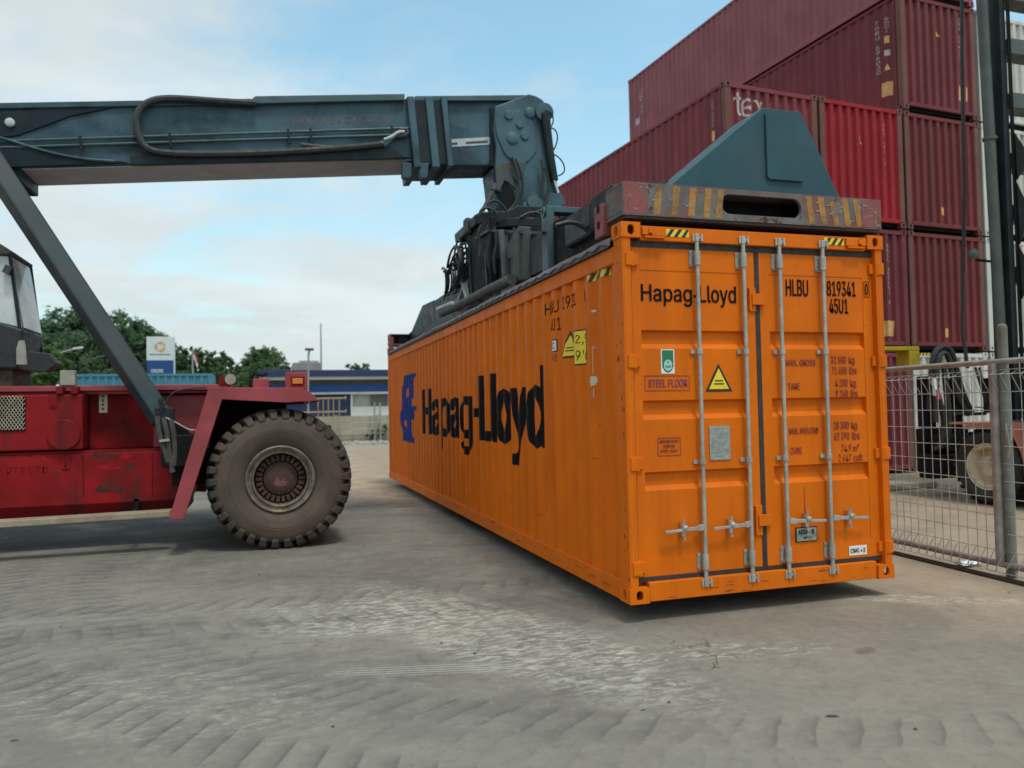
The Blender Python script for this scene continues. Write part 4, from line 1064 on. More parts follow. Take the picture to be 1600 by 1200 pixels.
# --- wheels
TR = 0.855
def make_wheel(x, y_out, sgn, hubface=True, name='wheel'):
    """sgn -1: outer face towards -y"""
    wd = 0.50; o = (x, y_out, TR - 0.012); d = (0, -sgn, 0)
    D = lambda t: t
    w = MB()
    # hub and disc = wheel's own mesh
    w.lathe(o, d, [(0.40, 0.001), (0.125, 0.001), (0.12, 0.14), (0.135, 0.165), (0.15, 0.200), (0.235, 0.210), (0.245, 0.305), (0.40, 0.31)] if hubface else [(0.2, 0.001), (0.2, 0.31)], 40)
    for k in range(26):
        a = 2 * PI * k / 26; c, s_ = math.cos(a), math.sin(a)
        p = Vector((x + c * 0.252, y_out, TR - 0.012 + s_ * 0.252)) + Vector(d) * 0.185
        w.bar(p - Vector((c, 0, s_)) * 0.036, p + Vector((c, 0, s_)) * 0.036, 0.040, 0.11, (0, 1, 0))
    for k in range(10):
        a = 2 * PI * k / 10 + 0.2; p = Vector((x + math.cos(a) * 0.185, y_out, TR - 0.012 + math.sin(a) * 0.180)) + Vector(d) * 0.140
        w.tube([p, p - Vector(d) * 0.012], 0.011, 6)
    wo = w.build(name, M['hub'], rs, smooth=True)
    r = MB()
    r.lathe(o, d, [(0.36, 0.30), (0.02, 0.312), (0.012, 0.328), (0.035, 0.345), (0.03, 0.365), (-0.004, 0.372), (-0.016, 0.392), (0.0, 0.408), (0.05, 0.402), (0.46, 0.40)], 56)
    r.build('rim', M['rim'], wo, smooth=True)
    t = MB()
    t.lathe(o, d, [(0.035, 0.400), (0.000, 0.430), (-0.035, 0.52), (-0.045, 0.585), (-0.040, 0.592), (-0.045, 0.60), (-0.035, 0.68), (-0.015, 0.735), (0.03, 0.768), (0.12, 0.780), (0.38, 0.780), (0.47, 0.768), (0.52, 0.73), (0.545, 0.62), (0.53, 0.5), (0.47, 0.405)], 96)
    ty = t.build('tyre', M['tyrewall'], wo, smooth=True)
    lg_ = MB(); n = 34
    for half in (0, 1):
        for k in range(n):
            a0 = 2 * PI * (k + 0.5 * half) / n
            if half == 0: pf = [(-0.018, 0.700, 0.0), (-0.030, 0.745, 0.0), (-0.008, 0.812, 0.0), (0.045, 0.848, 0.02), (0.14, 0.855, 0.06), (0.25, 0.855, 0.13), (0.25, 0.77, 0.13), (0.10, 0.76, 0.05), (0.03, 0.73, 0.0)]
            else: pf = [(0.518, 0.700, 0.0), (0.530, 0.745, 0.0), (0.508, 0.812, 0.0), (0.455, 0.848, 0.02), (0.36, 0.855, 0.06), (0.25, 0.855, 0.13), (0.25, 0.79, 0.13), (0.40, 0.78, 0.05), (0.47, 0.74, 0.0)]
            vs = []
            for e in (-1, 1):
                for t_, rr_, sk in pf:
                    wa = 0.054 if rr_ > 0.83 else (0.058 if rr_ > 0.78 else 0.050)
                    a = a0 + e * wa * 0.98 + sk * 0.75
                    vs.append(Vector((x + math.cos(a) * rr_, y_out, TR - 0.012 + math.sin(a) * rr_)) + Vector(d) * t_)
            m_ = len(pf)
            lg_.add(vs, [list(range(m_))[::-1], list(range(m_, 2 * m_))] + [(i, (i + 1) % m_, m_ + (i + 1) % m_, m_ + i) for i in range(m_)])
    lg_.build('tread', M['tyre'], wo, bevel=0.007)
    return wo
WX = -2.44
wf = make_wheel(WX, 4.50, -1)
make_wheel(WX, 5.62, 1, False)
make_wheel(WX, 7.70, 1); make_wheel(WX, 6.58, -1, False)
make_wheel(-8.4, 4.75, -1); make_wheel(-8.4, 7.45, 1)
mk = MB()
def hubp(u, v): return (WX + u, 4.50 + 0.072, TR - 0.012 + v)
flat(mk, [(-0.085, -0.05), (-0.05, -0.09), (0.0, -0.10), (0.06, -0.085), (0.09, -0.04), (0.04, -0.03), (0.065, 0.02), (0.02, -0.01), (0.0, -0.04), (-0.03, 0.015), (-0.045, 0.02), (-0.06, -0.035)], lambda u, v: (WX + u, 4.50 + 0.116, TR - 0.012 + v))
mk.build('hub_mark', M['wornred'], wf)
# --- chassis
ch = MB()
ch.box(-9.6, 5.44, 0.56, -3.58, 6.76, 1.195)
ch.prism([(5.44, 0.56), (5.60, 0.40), (6.60, 0.40), (6.76, 0.56)], 'x', -9.6, -3.60)
chassis = ch.build('chassis', M['redskirt'], rs, bevel=0.012)
MB().box(-9.6, 5.46, 1.199, -3.55, 6.74, 1.225).build('chassis_deck', M['red'], rs)
mb = MB(); mb.box(-9.6, 5.40, 1.245, -4.76, 6.80, 1.925); mb.build('engine_cover', M['red'], rs, bevel=0.02)
mb = MB(); mb.box(-4.758, 5.78, 1.228, -3.30, 6.42, 1.93); mb.build('recess_panel', M['reddk'], rs, bevel=0.01)
mb = MB(); mb.box(-4.0, 5.70, 1.23, -3.25, 5.775, 1.90); mb.build('bulkhead_plate', M['redfade'], rs, bevel=0.01)
mb = MB(); mb.box(-9.6, 5.52, 1.965, -3.05, 6.70, 2.035); mb.box(-9.6, 5.60, 1.928, -3.2, 6.60, 1.964); mb.build('deck_rail', M['redfade'], rs, bevel=0.01)
for xx in (-5.02, -4.86):
    MB().box(xx - 0.02, 5.36, 1.93, xx + 0.05, 5.515, 2.02).build('deck_bracket', M['red'], rs, bevel=0.006)
mb = MB(); mb.box(-3.30, 5.62, 0.62, -1.75, 6.58, 1.46); mb.box(-3.30, 5.62, 1.465, -2.34, 6.58, 1.86); mb.tube([(WX, 5.2, TR), (WX, 7.0, TR)], 0.26, 16)
mb.build('axle_frame', M['dark'], rs, bevel=0.01)
mb = MB(); mb.box(-8.9, 5.6, 0.6, -7.9, 6.6, 1.0); mb.tube([(-8.4, 5.2, TR), (-8.4, 7.0, TR)], 0.2, 12); mb.build('rear_axle', M['dark'], rs)
# engine cover details
mb = MB()
p = P5(60, 679, 5.398); q = P5(100, 679, 5.398); q2 = P5(125, 679, 5.398)
mb.lathe((q[0], 5.398, q[1]), (0, -1, 0), [(0, 0.185), (0.03, 0.185), (0.036, 0.178), (0.036, 0.001)], 40)
mb.build('filler_cap', M['red'], rs, smooth=True)
gx, gz0 = P5(40, 673, 5.398); _, gz1 = P5(40, 620, 5.398)
mb = MB(); mb.box(gx - 0.9, 5.385, gz0, gx, 5.3995, gz1); gr = mb.build('grille', M['dark'], rs)
mb = MB(); nx = 24; nz = 7
cw, chh = 0.9 / nx, (gz1 - gz0) / nz
for i in range(nx):
    for j in range(nz * 2):
        cx = gx - 0.9 + cw * (i + 0.5 * (j % 2) + 0.5); cz = gz0 + chh * (j / 2 + 0.5)
        if cx > gx - 0.015: continue
        for sx_, sz_ in ((1, 1), (-1, 1)):
            mb.bar((cx, 5.380, cz - chh * 0.25), (cx + sx_ * cw * 0.5, 5.380, cz + chh * 0.25), 0.004, 0.009, (0, 1, 0))
mb.build('grille_mesh', M['cream'], gr)
def latch(px, py, y):
    x, z = P5(px, py, y)
    MB().box(x - 0.075, y - 0.012, z - 0.12, x + 0.075, y - 0.0005, z + 0.12).build('latch', M['reddk'], rs, bevel=0.006)
    MB().box(x - 0.03, y - 0.03, z - 0.09, x + 0.03, y - 0.0125, z + 0.05).build('latch_handle', M['dark'], rs, bevel=0.004)
def small_latch(px, py, y):
    x, z = P5(px, py, y)
    l = MB().box(x - 0.045, y - 0.012, z - 0.08, x + 0.045, y - 0.0005, z + 0.08).build('latch', M['redskirt'], rs, bevel=0.006)
    MB().box(x - 0.018, y - 0.022, z - 0.045, x + 0.018, y - 0.0125, z + 0.045).build('latch_handle', M['reddk'], l, bevel=0.004)
small_latch(83, 627, 5.398); small_latch(103, 723, 5.438)
xa, za = P5(155, 645, 5.776); xb, zb = P5(168, 612, 5.776)
mb = MB(); mb.cur = 0; mb.box(xa, 5.766, za, xb, 5.7785, zb); mb.cur = 1
for k in range(4):
    c = za + (zb - za) * (0.2 + 0.2 * k); flat(mb, rect((xa * 0.65 + xb * 0.35), c - 0.02, (xa * 0.4 + xb * 0.6), c + 0.012), lambda u, v: (u, 5.7645, v))
mb.build('warning_plate', [M['cream'], M['black']], rs)
mb = MB(); x1, z1 = P5(75, 726, 5.436); x0, z0 = P5(2, 742, 5.436)
text(mb, 'N PTE LTD', (x0 - 0.06, z0, x1, z1 - 0.02), lambda u, v: (u, 5.437, v), 0.01)
mb.build('lettering', M['reddk'], chassis)
def smear(name, pts, m, y=5.4385):
    mb = MB(); flat(mb, prof(pts, y), lambda u, v: (u, y, v)); mb.build(name, m, chassis)
def blotch(cx, cy, w, h, n=26, sd=1):
    rn = random.Random(sd); out = []; r_ = 1.0
    for k in range(n):
        a = 2 * PI * k / n; r_ = 0.6 * r_ + 0.4 * rn.uniform(0.35, 1.35); out.append((cx + w * r_ * math.cos(a) + 0.3 * w * math.sin(2 * a), cy + h * r_ * math.sin(a)))
    return out
smear('grease_smear', blotch(163, 711, 24, 5, sd=2), M['greasem'])
smear('grease_smear', blotch(170, 759, 20, 11, sd=5), M['greasem'])
smear('fresh_paint_patch', blotch(170, 729, 20, 7, sd=9), M['freshred'], 5.437)
smear('fresh_paint_patch', blotch(197, 713, 10, 4, sd=4), M['freshred'], 5.437)
for px in (130, 238):
    a = P5(px, 709, 5.438); b_ = P5(px, 776, 5.438); MB().box(a[0] - 0.004, 5.436, b_[1], a[0] + 0.004, 5.4395, a[1]).build('panel_seam', M['dark'], chassis)
for k in range(9):
    x, z = P5(20 + 27 * k, 709.5 + 0.2 * k, 5.44); mb = MB(); mb.lathe((x, 5.4395, z - 0.02), (0, -1, 0), [(0, 0.012), (0.008, 0.011), (0.009, 0.001)], 8); mb.build('bolt', M['reddk'], chassis)
# step board along the flank
mb = MB(); q0 = at(268, 801, 'y', 5.0); q1 = at(0, 818, 'y', 5.0); dv = (q1 - q0)
mb.bar(q0, q0 + dv * 2.6, 0.24, 0.075); mb.build('step_board', M['board'], rs, bevel=0.01)
mb = MB()
for t in (0.25, 1.2, 2.2):
    q = q0 + dv * t; mb.box(q.x - 0.03, 5.08, q.z - 0.03, q.x + 0.03, 5.5, q.z + 0.03); mb.box(q.x - 0.03, 5.44, q.z + 0.031, q.x + 0.03, 5.5, 0.6)
mb.build('step_bracket', M['dark'], rs)
# fenders
def fender(y0, y1):
    s_ = 1 if y1 > y0 else -1
    out = prof([(264, 811), (326, 605), (470, 606), (484, 612), (499, 626)], 4.42)
    inn = prof([(446, 629), (347, 624), (287, 812)], 4.42)
    mb = MB(); mb.prism(out + inn, 'y', *sorted((y0, y0 + s_ * 0.03)))
    # top sheet
    for k in range(len(out) - 1):
        (ax, az), (bx, bz) = out[k], out[k + 1]
        dx, dz = bx - ax, bz - az; l = math.hypot(dx, dz); nx, nz = dz / l * 0.018, -dx / l * 0.018
        mb.prism([(ax, az), (bx, bz), (bx + nx, bz + nz), (ax + nx, az + nz)], 'y', *sorted((y0 + s_ * 0.0305, y1)))
    return mb.build('fender', M['redfade'], rs, bevel=0.006)
fender(4.42, 5.60); fender(7.78, 6.60)
# lamps and boxes on top
bx0, _ = P5(446, 607, 5.0); bx1, bz1 = P5(480, 581, 5.0); _, bz0 = P5(446, 607, 5.0)
mb = MB(); mb.box(bx0, 5.0, bz0 - 0.02, bx1, 5.30, bz1); lb = mb.build('lamp_housing', M['redfade'], rs, bevel=0.015)
ax0, az0 = P5(457, 600, 4.995); ax1, az1 = P5(473, 591, 4.995)
MB().box(ax0 - 0.02, 4.990, az0 - 0.02, ax1 + 0.02, 4.9995, az1 + 0.02).build('lamp_bezel', M['reddk'], lb)
MB().box(ax0, 4.975, az0, ax1, 4.9895, az1).build('lamp_lens', M['amber'], lb, bevel=0.006)
x, z = P5(360, 593, 5.45)
mb = MB(); mb.lathe((x, 5.45, z), (0, 1, 0), [(0.0, 0.001), (0.0, 0.07), (0.02, 0.082), (0.10, 0.07), (0.12, 0.001)], 20); wl1 = mb.build('work_light', M['hosegrey'], rs, smooth=True)
mb = MB(); mb.lathe((x, 5.448, z), (0, 1, 0), [(-0.006, 0.001), (-0.002, 0.066), (0.0, 0.068)], 20); mb.build('lamp_lens', M['lens'], wl1, smooth=True)
mb = MB(); mb.box(x - 0.14, 5.48, 2.036, x - 0.06, 5.6, z + 0.05); mb.box(x - 0.10, 5.50, z - 0.02, x - 0.02, 5.54, z + 0.02); mb.build('lamp_bracket', M['reddk'], rs)
x, z = P5(409, 594, 5.45); _, zl = P5(409, 612, 5.45)
mb = MB(); mb.box(x - 0.11, 5.45, zl, x + 0.09, 5.65, z + 0.02); fb = mb.build('valve_box', M['redfade'], rs, bevel=0.01)
mb = MB(); mb.tube([(x - 0.13, 5.5, z + 0.03), (x - 0.09, 5.5, z + 0.09), (x + 0.0, 5.5, z + 0.06), (x + 0.07, 5.5, z + 0.09)], 0.022, 6); mb.box(x - 0.16, 5.48, zl, x - 0.125, 5.53, z + 0.07); mb.build('valve_pipe', M['dark'], fb)
x, z = P5(106, 600, 5.5); MB().box(x - 0.09, 5.5, 2.036, x + 0.08, 5.62, z + 0.17).build('vent_box', M['lens'], rs, bevel=0.01)
# --- lift cylinders
def lift_cyl(y):
    a = at(22, 306, 'y', y); b_ = at(262, 668, 'y', y); d = b_ - a
    mb = MB()
    p0 = a - d * 0.20; p1 = a + d * 0.965
    mb.tube([p0, a + d * 0.55, p1], [0.170, 0.170, 0.165], 4, 0.25)
    c = mb.build('lift_cylinder', M['oct'], rs, bevel=0.03)
    mb = MB(); mb.tube([p1, b_ + d * 0.04], 0.13, 14)
    mb.lathe((b_.x + d.x * 0.05, y - 0.2, b_.z + d.z * 0.05), (0, 1, 0), [(0, 0.001), (0, 0.17), (0.4, 0.17), (0.4, 0.001)], 20)
    mb.build('cylinder_foot', M['dark'], c, smooth=True)
    return a, b_, c
ca, cb, cyl = lift_cyl(5.42); lift_cyl(6.78)
mb = MB(); mb.box(-3.84, 5.1, 1.0, -3.42, 5.70, 1.40); mb.box(-3.75, 5.40, 0.75, -3.3, 5.7, 1.2); mb.build('cylinder_mount', M['dark'], rs, bevel=0.02)
def hosep(pts, y, r, name, m, parent=rs, yo=None):
    mb = MB(); v = []
    for i, (px, py) in enumerate(pts):
        v.append(at(px, py, 'y', y if yo is None else yo[i]))
    # smooth the path
    for _ in range(2):
        n = [v[0]]
        for i in range(len(v) - 1): n += [v[i].lerp(v[i + 1], 0.25), v[i].lerp(v[i + 1], 0.75)]
        v = n + [v[-1]]
    mb.tube(v, r, 8); return mb.build(name, m, parent, smooth=True)
for pts in ([(246, 650), (248, 676), (256, 700), (263, 722)], [(255, 652), (262, 680), (265, 705), (270, 738)], [(267, 655), (272, 680), (274, 705), (272, 728)]):
    hosep(pts, 5.12, 0.034, 'hydraulic_hose', M['hosegrey'])
hosep([(250, 645), (262, 625), (270, 612), (300, 606), (322, 605)], 5.15, 0.010, 'cable', M['hose'])
hosep([(258, 652), (275, 660), (295, 672), (306, 672)], 5.12, 0.010, 'cable', M['tubem'])
mb = MB(); a = at(238, 640, 'y', 5.18); b_ = at(272, 655, 'y', 5.18)
mb.box(a.x + 0.03, 5.16, b_.z + 0.0, b_.x, 5.24, a.z + 0.02); a = at(250, 622, 'y', 5.16); b_ = at(254, 640, 'y', 5.16); mb.bar(a, b_, 0.03, 0.06)
mb.build('hose_clamp', M['greydk'], rs, bevel=0.01)
mb = MB(); mb.bar(at(249, 689, 'y', 5.07), at(265, 687, 'y', 5.07), 0.02, 0.03); mb.build('hose_clip', M['galv'], rs)

# --- boom
def zt(x): return 5.57 + 0.1185 * (x + 5.73)
def zb_(x): return 4.83 + 0.101 * (x + 5.02)
XL = -9.4
mb = MB(); mb.prism([(XL, zb_(XL)), (-0.40, zb_(-0.40)), (-0.40, zt(-0.40) - 0.012), (XL, zt(XL) - 0.012)], 'y', 5.70, 6.50)
boom = mb.build('boom', M['grey'], rs, bevel=0.03)
# underside plate with ground bounce painted in as pale grey, lip flange on top
mb = MB(); mb.prism([(XL, zb_(XL) - 0.012), (-0.42, zb_(-0.42) - 0.012), (-0.42, zb_(-0.42) - 0.001), (XL, zb_(XL) - 0.001)], 'y', 5.73, 6.47); mb.build('underside_plate', M['under'], boom)
mb = MB(); mb.prism([(XL, zt(XL) - 0.075), (-2.75, zt(-2.75) - 0.075), (-2.75, zt(-2.75) + 0.0), (XL, zt(XL) + 0.0)], 'y', 5.655, 6.545); mb.build('top_flange', M['grey'], boom, bevel=0.01)
mb = MB(); mb.prism([(-2.75, zt(-2.75) - 0.02), (-2.70, zt(-2.70) - 0.085), (-0.66, zt(-0.66) - 0.075), (-0.66, zt(-0.66) + 0.02), (-2.70, zt(-2.70) + 0.02)], 'y', 5.62, 5.90); mb.build('hose_tray', M['greylt'], boom, bevel=0.01)
# dark reinforcement wedges near the pivot end
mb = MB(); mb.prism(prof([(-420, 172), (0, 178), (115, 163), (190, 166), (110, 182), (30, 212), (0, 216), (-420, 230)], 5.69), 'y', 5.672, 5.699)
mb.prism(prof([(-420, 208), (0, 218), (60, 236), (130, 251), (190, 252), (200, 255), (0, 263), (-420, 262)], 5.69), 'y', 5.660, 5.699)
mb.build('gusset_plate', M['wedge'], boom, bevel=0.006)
hosep([(-60, 206), (0, 214), (60, 234), (120, 248), (180, 252)], 5.65, 0.020, 'edge_bead', M['grey'], boom)
x, z = P5(16, 192, 5.668); mb = MB(); mb.lathe((x, 5.671, z), (0, -1, 0), [(0, 0.055), (0.03, 0.055), (0.04, 0.04), (0.04, 0.001)], 20); mb.build('pin_cap', M['silver'], boom, smooth=True)
# lower ledge with its shade, pipes
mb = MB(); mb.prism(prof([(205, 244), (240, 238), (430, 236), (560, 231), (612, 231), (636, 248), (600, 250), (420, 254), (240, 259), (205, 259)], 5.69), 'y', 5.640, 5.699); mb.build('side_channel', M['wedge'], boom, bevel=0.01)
for k, (pa, pb) in enumerate((((110, 217), (640, 200)), ((110, 227), (640, 210)))):
    a = at(pa[0], pa[1], 'y', 5.668); b_ = at(pb[0], pb[1], 'y', 5.668)
    mb = MB(); mb.tube([a - (b_ - a) * 0.35, a, b_], 0.017, 8); mb.build('hydraulic_pipe', M['greylt'], boom, smooth=True)
mb = MB()
for px in (125, 265, 450, 485, 612):
    for s_ in (0,):
        k = (px - 110) / 530; a = at(px, 213 - 17 * k, 'y', 5.655); b_ = at(px + 2, 235 - 17 * k, 'y', 5.655); mb.bar(a, b_, 0.02, 0.03)
mb.build('pipe_clip', M['greydk'], boom)
hosep([(470, 226), (520, 231), (575, 228), (600, 222), (615, 210), (634, 200), (638, 207), (630, 213), (618, 212)], 5.63, 0.028, 'hydraulic_hose', M['hosegrey'], boom)
hosep([(600, 218), (612, 214), (622, 206), (632, 206)], 5.60, 0.022, 'hydraulic_hose', M['silver'], boom)
mb = MB(); mb.bar(at(597, 228, 'y', 5.62), at(616, 212, 'y', 5.62), 0.03, 0.06); mb.build('hose_end', M['greylt'], boom)
MB().box(-5.70, 5.72, 4.62, -5.50, 6.48, 4.80).build('cylinder_lug', M['greydk'], boom, bevel=0.02)
# big hose loop
hosep([(400, 161), (340, 158), (290, 154), (255, 153), (232, 158), (216, 172), (212, 190), (216, 212), (226, 230), (245, 238), (300, 241), (420, 239), (540, 231), (600, 225)], 5.61, 0.045, 'hose_loop', M['loop'], boom)
# faded marking and silver strip
mb = MB(); random.seed(4)
for k in range(13):
    px = 456 + k * 12; x0, z1 = P5(px, 185 - k * 0.35, 5.697); x1, z0 = P5(px + random.uniform(6, 9), 195 - k * 0.35, 5.697)
    plate(mb, [rect(x0, z0, x1, z1), rect(x0 + 0.012, z0 + 0.012, x1 - 0.012, z1 - 0.012)] if k % 2 else [rect(x0, z0, x0 + 0.03, z1)], lambda u, v, w: (u, 5.698 - w, v), 0.001)
mb.build('faded_marking', M['fadedred'], boom)
# sliding pad collar
mb = MB()
for xa_, xb_, yo_ in ((-0.60, -0.50, 5.60), (-0.33, -0.22, 5.62), (-0.10, -0.02, 5.60)):
    mb.prism([(xa_ - 0.03, zt(xa_) - 0.03), (xb_ - 0.03, zt(xb_) - 0.03), (xb_ + 0.06, zb_(xb_) - 0.15), (xa_ + 0.06, zb_(xa_) - 0.15)], 'y', yo_, 12.2 - yo_)
mb.build('collar', M['grey'], rs, bevel=0.01)
mb = MB(); mb.prism([(-0.62, zt(-0.62) - 0.07), (-0.02, zt(-0.02) - 0.07), (0.05, zb_(0.0) - 0.10), (-0.55, zb_(-0.5) - 0.10)], 'y', 5.66, 6.54); mb.build('collar_body', M['greydk'], rs)
for px in (635, 661):
    x, z = P5(px, 268, 5.66)
    mb = MB(); mb.prism([(x - 0.06, z + 0.12), (x + 0.08, z + 0.12), (x + 0.07, z - 0.06), (x + 0.03, z - 0.11), (x - 0.03, z - 0.11), (x - 0.06, z - 0.05)], 'y', 5.64, 5.74); mb.build('collar_lug', M['grey'], rs, bevel=0.01)
# inner boom
mb = MB(); mb.prism([(-0.6, 5.17), (0.95, 5.31), (1.30, 5.35), (1.30, 6.36), (-0.6, 6.14)], 'y', 5.765, 6.435)
inner = mb.build('boom_extension', M['grey'], rs, bevel=0.03)
mb = MB(); mb.prism([(-0.5, zt(-0.5) - 0.06), (1.20, zt(1.20) - 0.09), (1.20, zt(1.20)), (-0.5, zt(-0.5) + 0.012)], 'y', 5.69, 6.51); mb.build('top_plate', M['greylt'], inner, bevel=0.01)
mb = MB(); a = prof([(682, 219), (766, 214), (767, 226), (684, 231)], 5.763); mb.prism(a, 'y', 5.758, 5.7645); st_ = mb.build('silver_strip', M['silver'], inner)
mb = MB(); b2 = prof([(688, 224), (715, 222.5), (715, 226), (688, 227.5)], 5.757); mb.prism(b2, 'y', 5.755, 5.7575); b2 = prof([(728, 221.5), (762, 219.5), (762, 223), (728, 225)], 5.757); mb.prism(b2, 'y', 5.755, 5.7575); mb.build('strip_marks', M['hosegrey'], st_)
# --- boom head
HP = [(772, 168), (800, 158), (824, 149), (836, 152), (846, 158), (853, 168), (858, 182), (862, 220), (868, 270), (870, 302), (846, 336), (808, 336), (790, 318), (778, 298), (772, 264), (774, 232), (770, 205)]
hp = prof(HP, 5.66)
mb = MB(); mb.prism(hp, 'y', 5.60, 5.70)
head = mb.build('boom_head', M['grey'], rs, bevel=0.02)
MB().prism(hp, 'y', 6.22, 6.32).build('head_plate', M['greylt'], head, bevel=0.02)
hc = prof([(768, 165), (828, 152), (846, 165), (852, 215), (840, 245), (768, 258)], 5.66)
MB().prism(hc, 'y', 5.7015, 6.2185).build('head_core', M['greydk'], head)
hc = prof([(770, 262), (800, 285), (790, 330), (782, 320), (774, 300)], 5.66); MB().prism(hc, 'y', 5.7015, 6.2185).build('head_web', M['grey'], head)
# raised plate and bosses, cut-out shadows painted as thin dark plates
mb = MB(); mb.prism(prof([(773, 190), (785, 178), (800, 172), (824, 176), (836, 200), (838, 236), (826, 252), (806, 258), (788, 240), (776, 212)], 5.595), 'y', 5.578, 5.5995); mb.build('boss_plate', M['grey'], head, bevel=0.008)
for px, py, r_ in ((795, 180, 0.075), (801, 216, 0.095), (820, 212, 0.070), (828, 176, 0.085), (812, 195, 0.06)):
    x, z = P5(px, py, 5.575); mb = MB(); mb.lathe((x, 5.579, z), (0, -1, 0), [(0, r_), (0.016, r_ * 0.97), (0.026, r_ * 0.8), (0.026, 0.001)], 18); mb.build('pin_boss', M['grey'], head, smooth=True)
x, z = P5(850, 176, 5.57); mb = MB(); mb.lathe((x, 5.579, z), (0, -1, 0), [(-0.3, 0.001), (-0.3, 0.14), (0.05, 0.14), (0.06, 0.10), (0.06, 0.001)], 22); mb.build('head_pin', M['grey'], head, smooth=True)
mb = MB(); mb.prism(prof([(796, 254), (812, 244), (827, 236), (828, 246), (818, 256), (802, 260)], 5.59), 'y', 5.592, 5.5995); mb.build('cutout_shadow', M['rusty'], head)
mb = MB(); mb.prism(prof([(784, 288), (790, 284), (796, 290), (802, 298), (806, 312), (800, 334), (792, 328), (784, 314)], 5.59), 'y', 5.592, 5.5995); mb.build('cutout_shadow', M['dark'], head)
mb = MB(); mb.prism(prof([(774, 262), (792, 252), (800, 262), (806, 296), (796, 286), (788, 282), (780, 300), (776, 296)], 5.575), 'y', 5.568, 5.5915); mb.build('link_plate', M['dusty'], head, bevel=0.008)
mb = MB(); mb.prism(prof([(804, 258), (822, 252), (818, 272), (808, 284), (802, 276)], 5.575), 'y', 5.570, 5.5915); mb.build('link_plate', M['dusty'], head, bevel=0.006)
def at3(px, py, y): return at(px, py, 'y', y)
mb = MB(); mb.tube([at3(849, 178, 5.55), at3(866, 282, 5.55)], 0.062, 12); dc = mb.build('damping_cylinder', M['greydk'], head, smooth=True)
mb = MB(); mb.tube([at3(866, 282, 5.55), at3(872, 302, 5.55)], 0.026, 10); mb.build('piston_rod', M['chrome'], dc, smooth=True)
for s_ in ([(852, 172), (862, 176), (865, 186), (863, 196), (858, 200)], [(858, 199), (868, 202), (872, 214), (868, 230), (862, 238)], [(862, 239), (874, 246), (882, 258), (882, 270), (872, 275)]):
    hosep(s_, 5.50, 0.011, 'hydraulic_hose', M['hose'], head)
mb = MB(); mb.tube([at3(773, 288, 5.62), at3(771, 298, 5.6)], 0.05, 10); mb.tube([at3(771, 297, 5.6), at3(752, 333, 5.55)], 0.03, 10); mb.build('tilt_cylinder', M['dusty'], head, smooth=True)
for pts, yy, r_ in (([(800, 246), (808, 268), (812, 292), (806, 318), (792, 332)], 5.50, 0.022), ([(806, 248), (815, 270), (818, 296), (812, 326)], 5.52, 0.018), ([(846, 250), (850, 275), (846, 300), (838, 322), (826, 334)], 5.50, 0.020), ([(852, 262), (858, 285), (856, 306), (848, 330)], 5.48, 0.018),
                   ([(766, 332), (760, 322), (768, 312), (782, 316), (792, 330)], 5.35, 0.020), ([(748, 338), (752, 326), (764, 324), (776, 334)], 5.30, 0.018), ([(830, 336), (848, 326), (866, 330), (880, 344)], 5.35, 0.022), ([(812, 340), (830, 330), (850, 336), (862, 350)], 5.30, 0.018),
                   ([(752, 352), (746, 366), (752, 384), (748, 402)], 4.95, 0.024), ([(760, 352), (766, 372), (760, 396), (764, 418)], 4.9, 0.022), ([(772, 354), (776, 380), (770, 404), (774, 428)], 4.85, 0.020), ([(804, 356), (800, 380), (806, 402), (802, 420)], 4.3, 0.024)):
    hosep(pts, yy, r_, 'hydraulic_hose', M['hose'], head)
# --- rotator and spreader
sp = MB()
sp.prism(prof([(740, 337), (750, 332), (790, 330), (808, 322), (860, 324), (864, 346), (742, 352)], 5.5), 'y', 5.45, 6.75)
sp.lathe((1.15, YC, 4.12), (0, 0, 1), [(0, 0.001), (0, 0.72), (0.16, 0.72), (0.16, 0.80), (0.30, 0.80), (0.30, 0.001)], 40)
spreader = sp.build('spreader', M['greydk'], rs, bevel=0.02)
mb = MB()
for y0 in (5.50, 6.55):
    mb.prism(prof([(812, 334), (822, 312), (832, 300), (842, 304), (852, 318), (860, 336)], 5.5), 'y', y0, y0 + 0.07)
mb.prism(prof([(846, 322), (862, 300), (880, 304), (884, 318), (866, 330)], 5.5), 'y', 5.52, 5.60)
mb.build('clevis_plate', M['grey'], spreader, bevel=0.01)
x, z = P5(834, 316, 5.49); mb = MB(); mb.lathe((x, 5.499, z), (0, -1, 0), [(0, 0.10), (0.03, 0.10), (0.03, 0.001)], 20); mb.build('clevis_pin', M['greylt'], spreader, smooth=True)
for px in (822, 846):
    mb = MB(); mb.bar(at3(px - 3, 316, 5.48), at3(px + 2, 336, 5.48), 0.02, 0.05); mb.build('clevis_rib', M['greylt'], spreader)
ZB0, ZB1 = Zc(H_) + 0.12, 3.73
for x0, x1 in ((0.47, 0.83), (1.61, 1.97)):
    MB().box(x0, 2.90, ZB0, x1, 9.30, ZB1).build('main_beam', M['greydk'], spreader, bevel=0.015)
MB().box(0.835, 4.6, ZB0 + 0.1, 1.605, 7.6, 4.115).build('carriage_body', M['dark'], spreader, bevel=0.02)
MB().box(0.40, 5.05, 3.735, 2.0, 6.45, 4.118).build('carriage_plate', M['dark'], spreader, bevel=0.02)
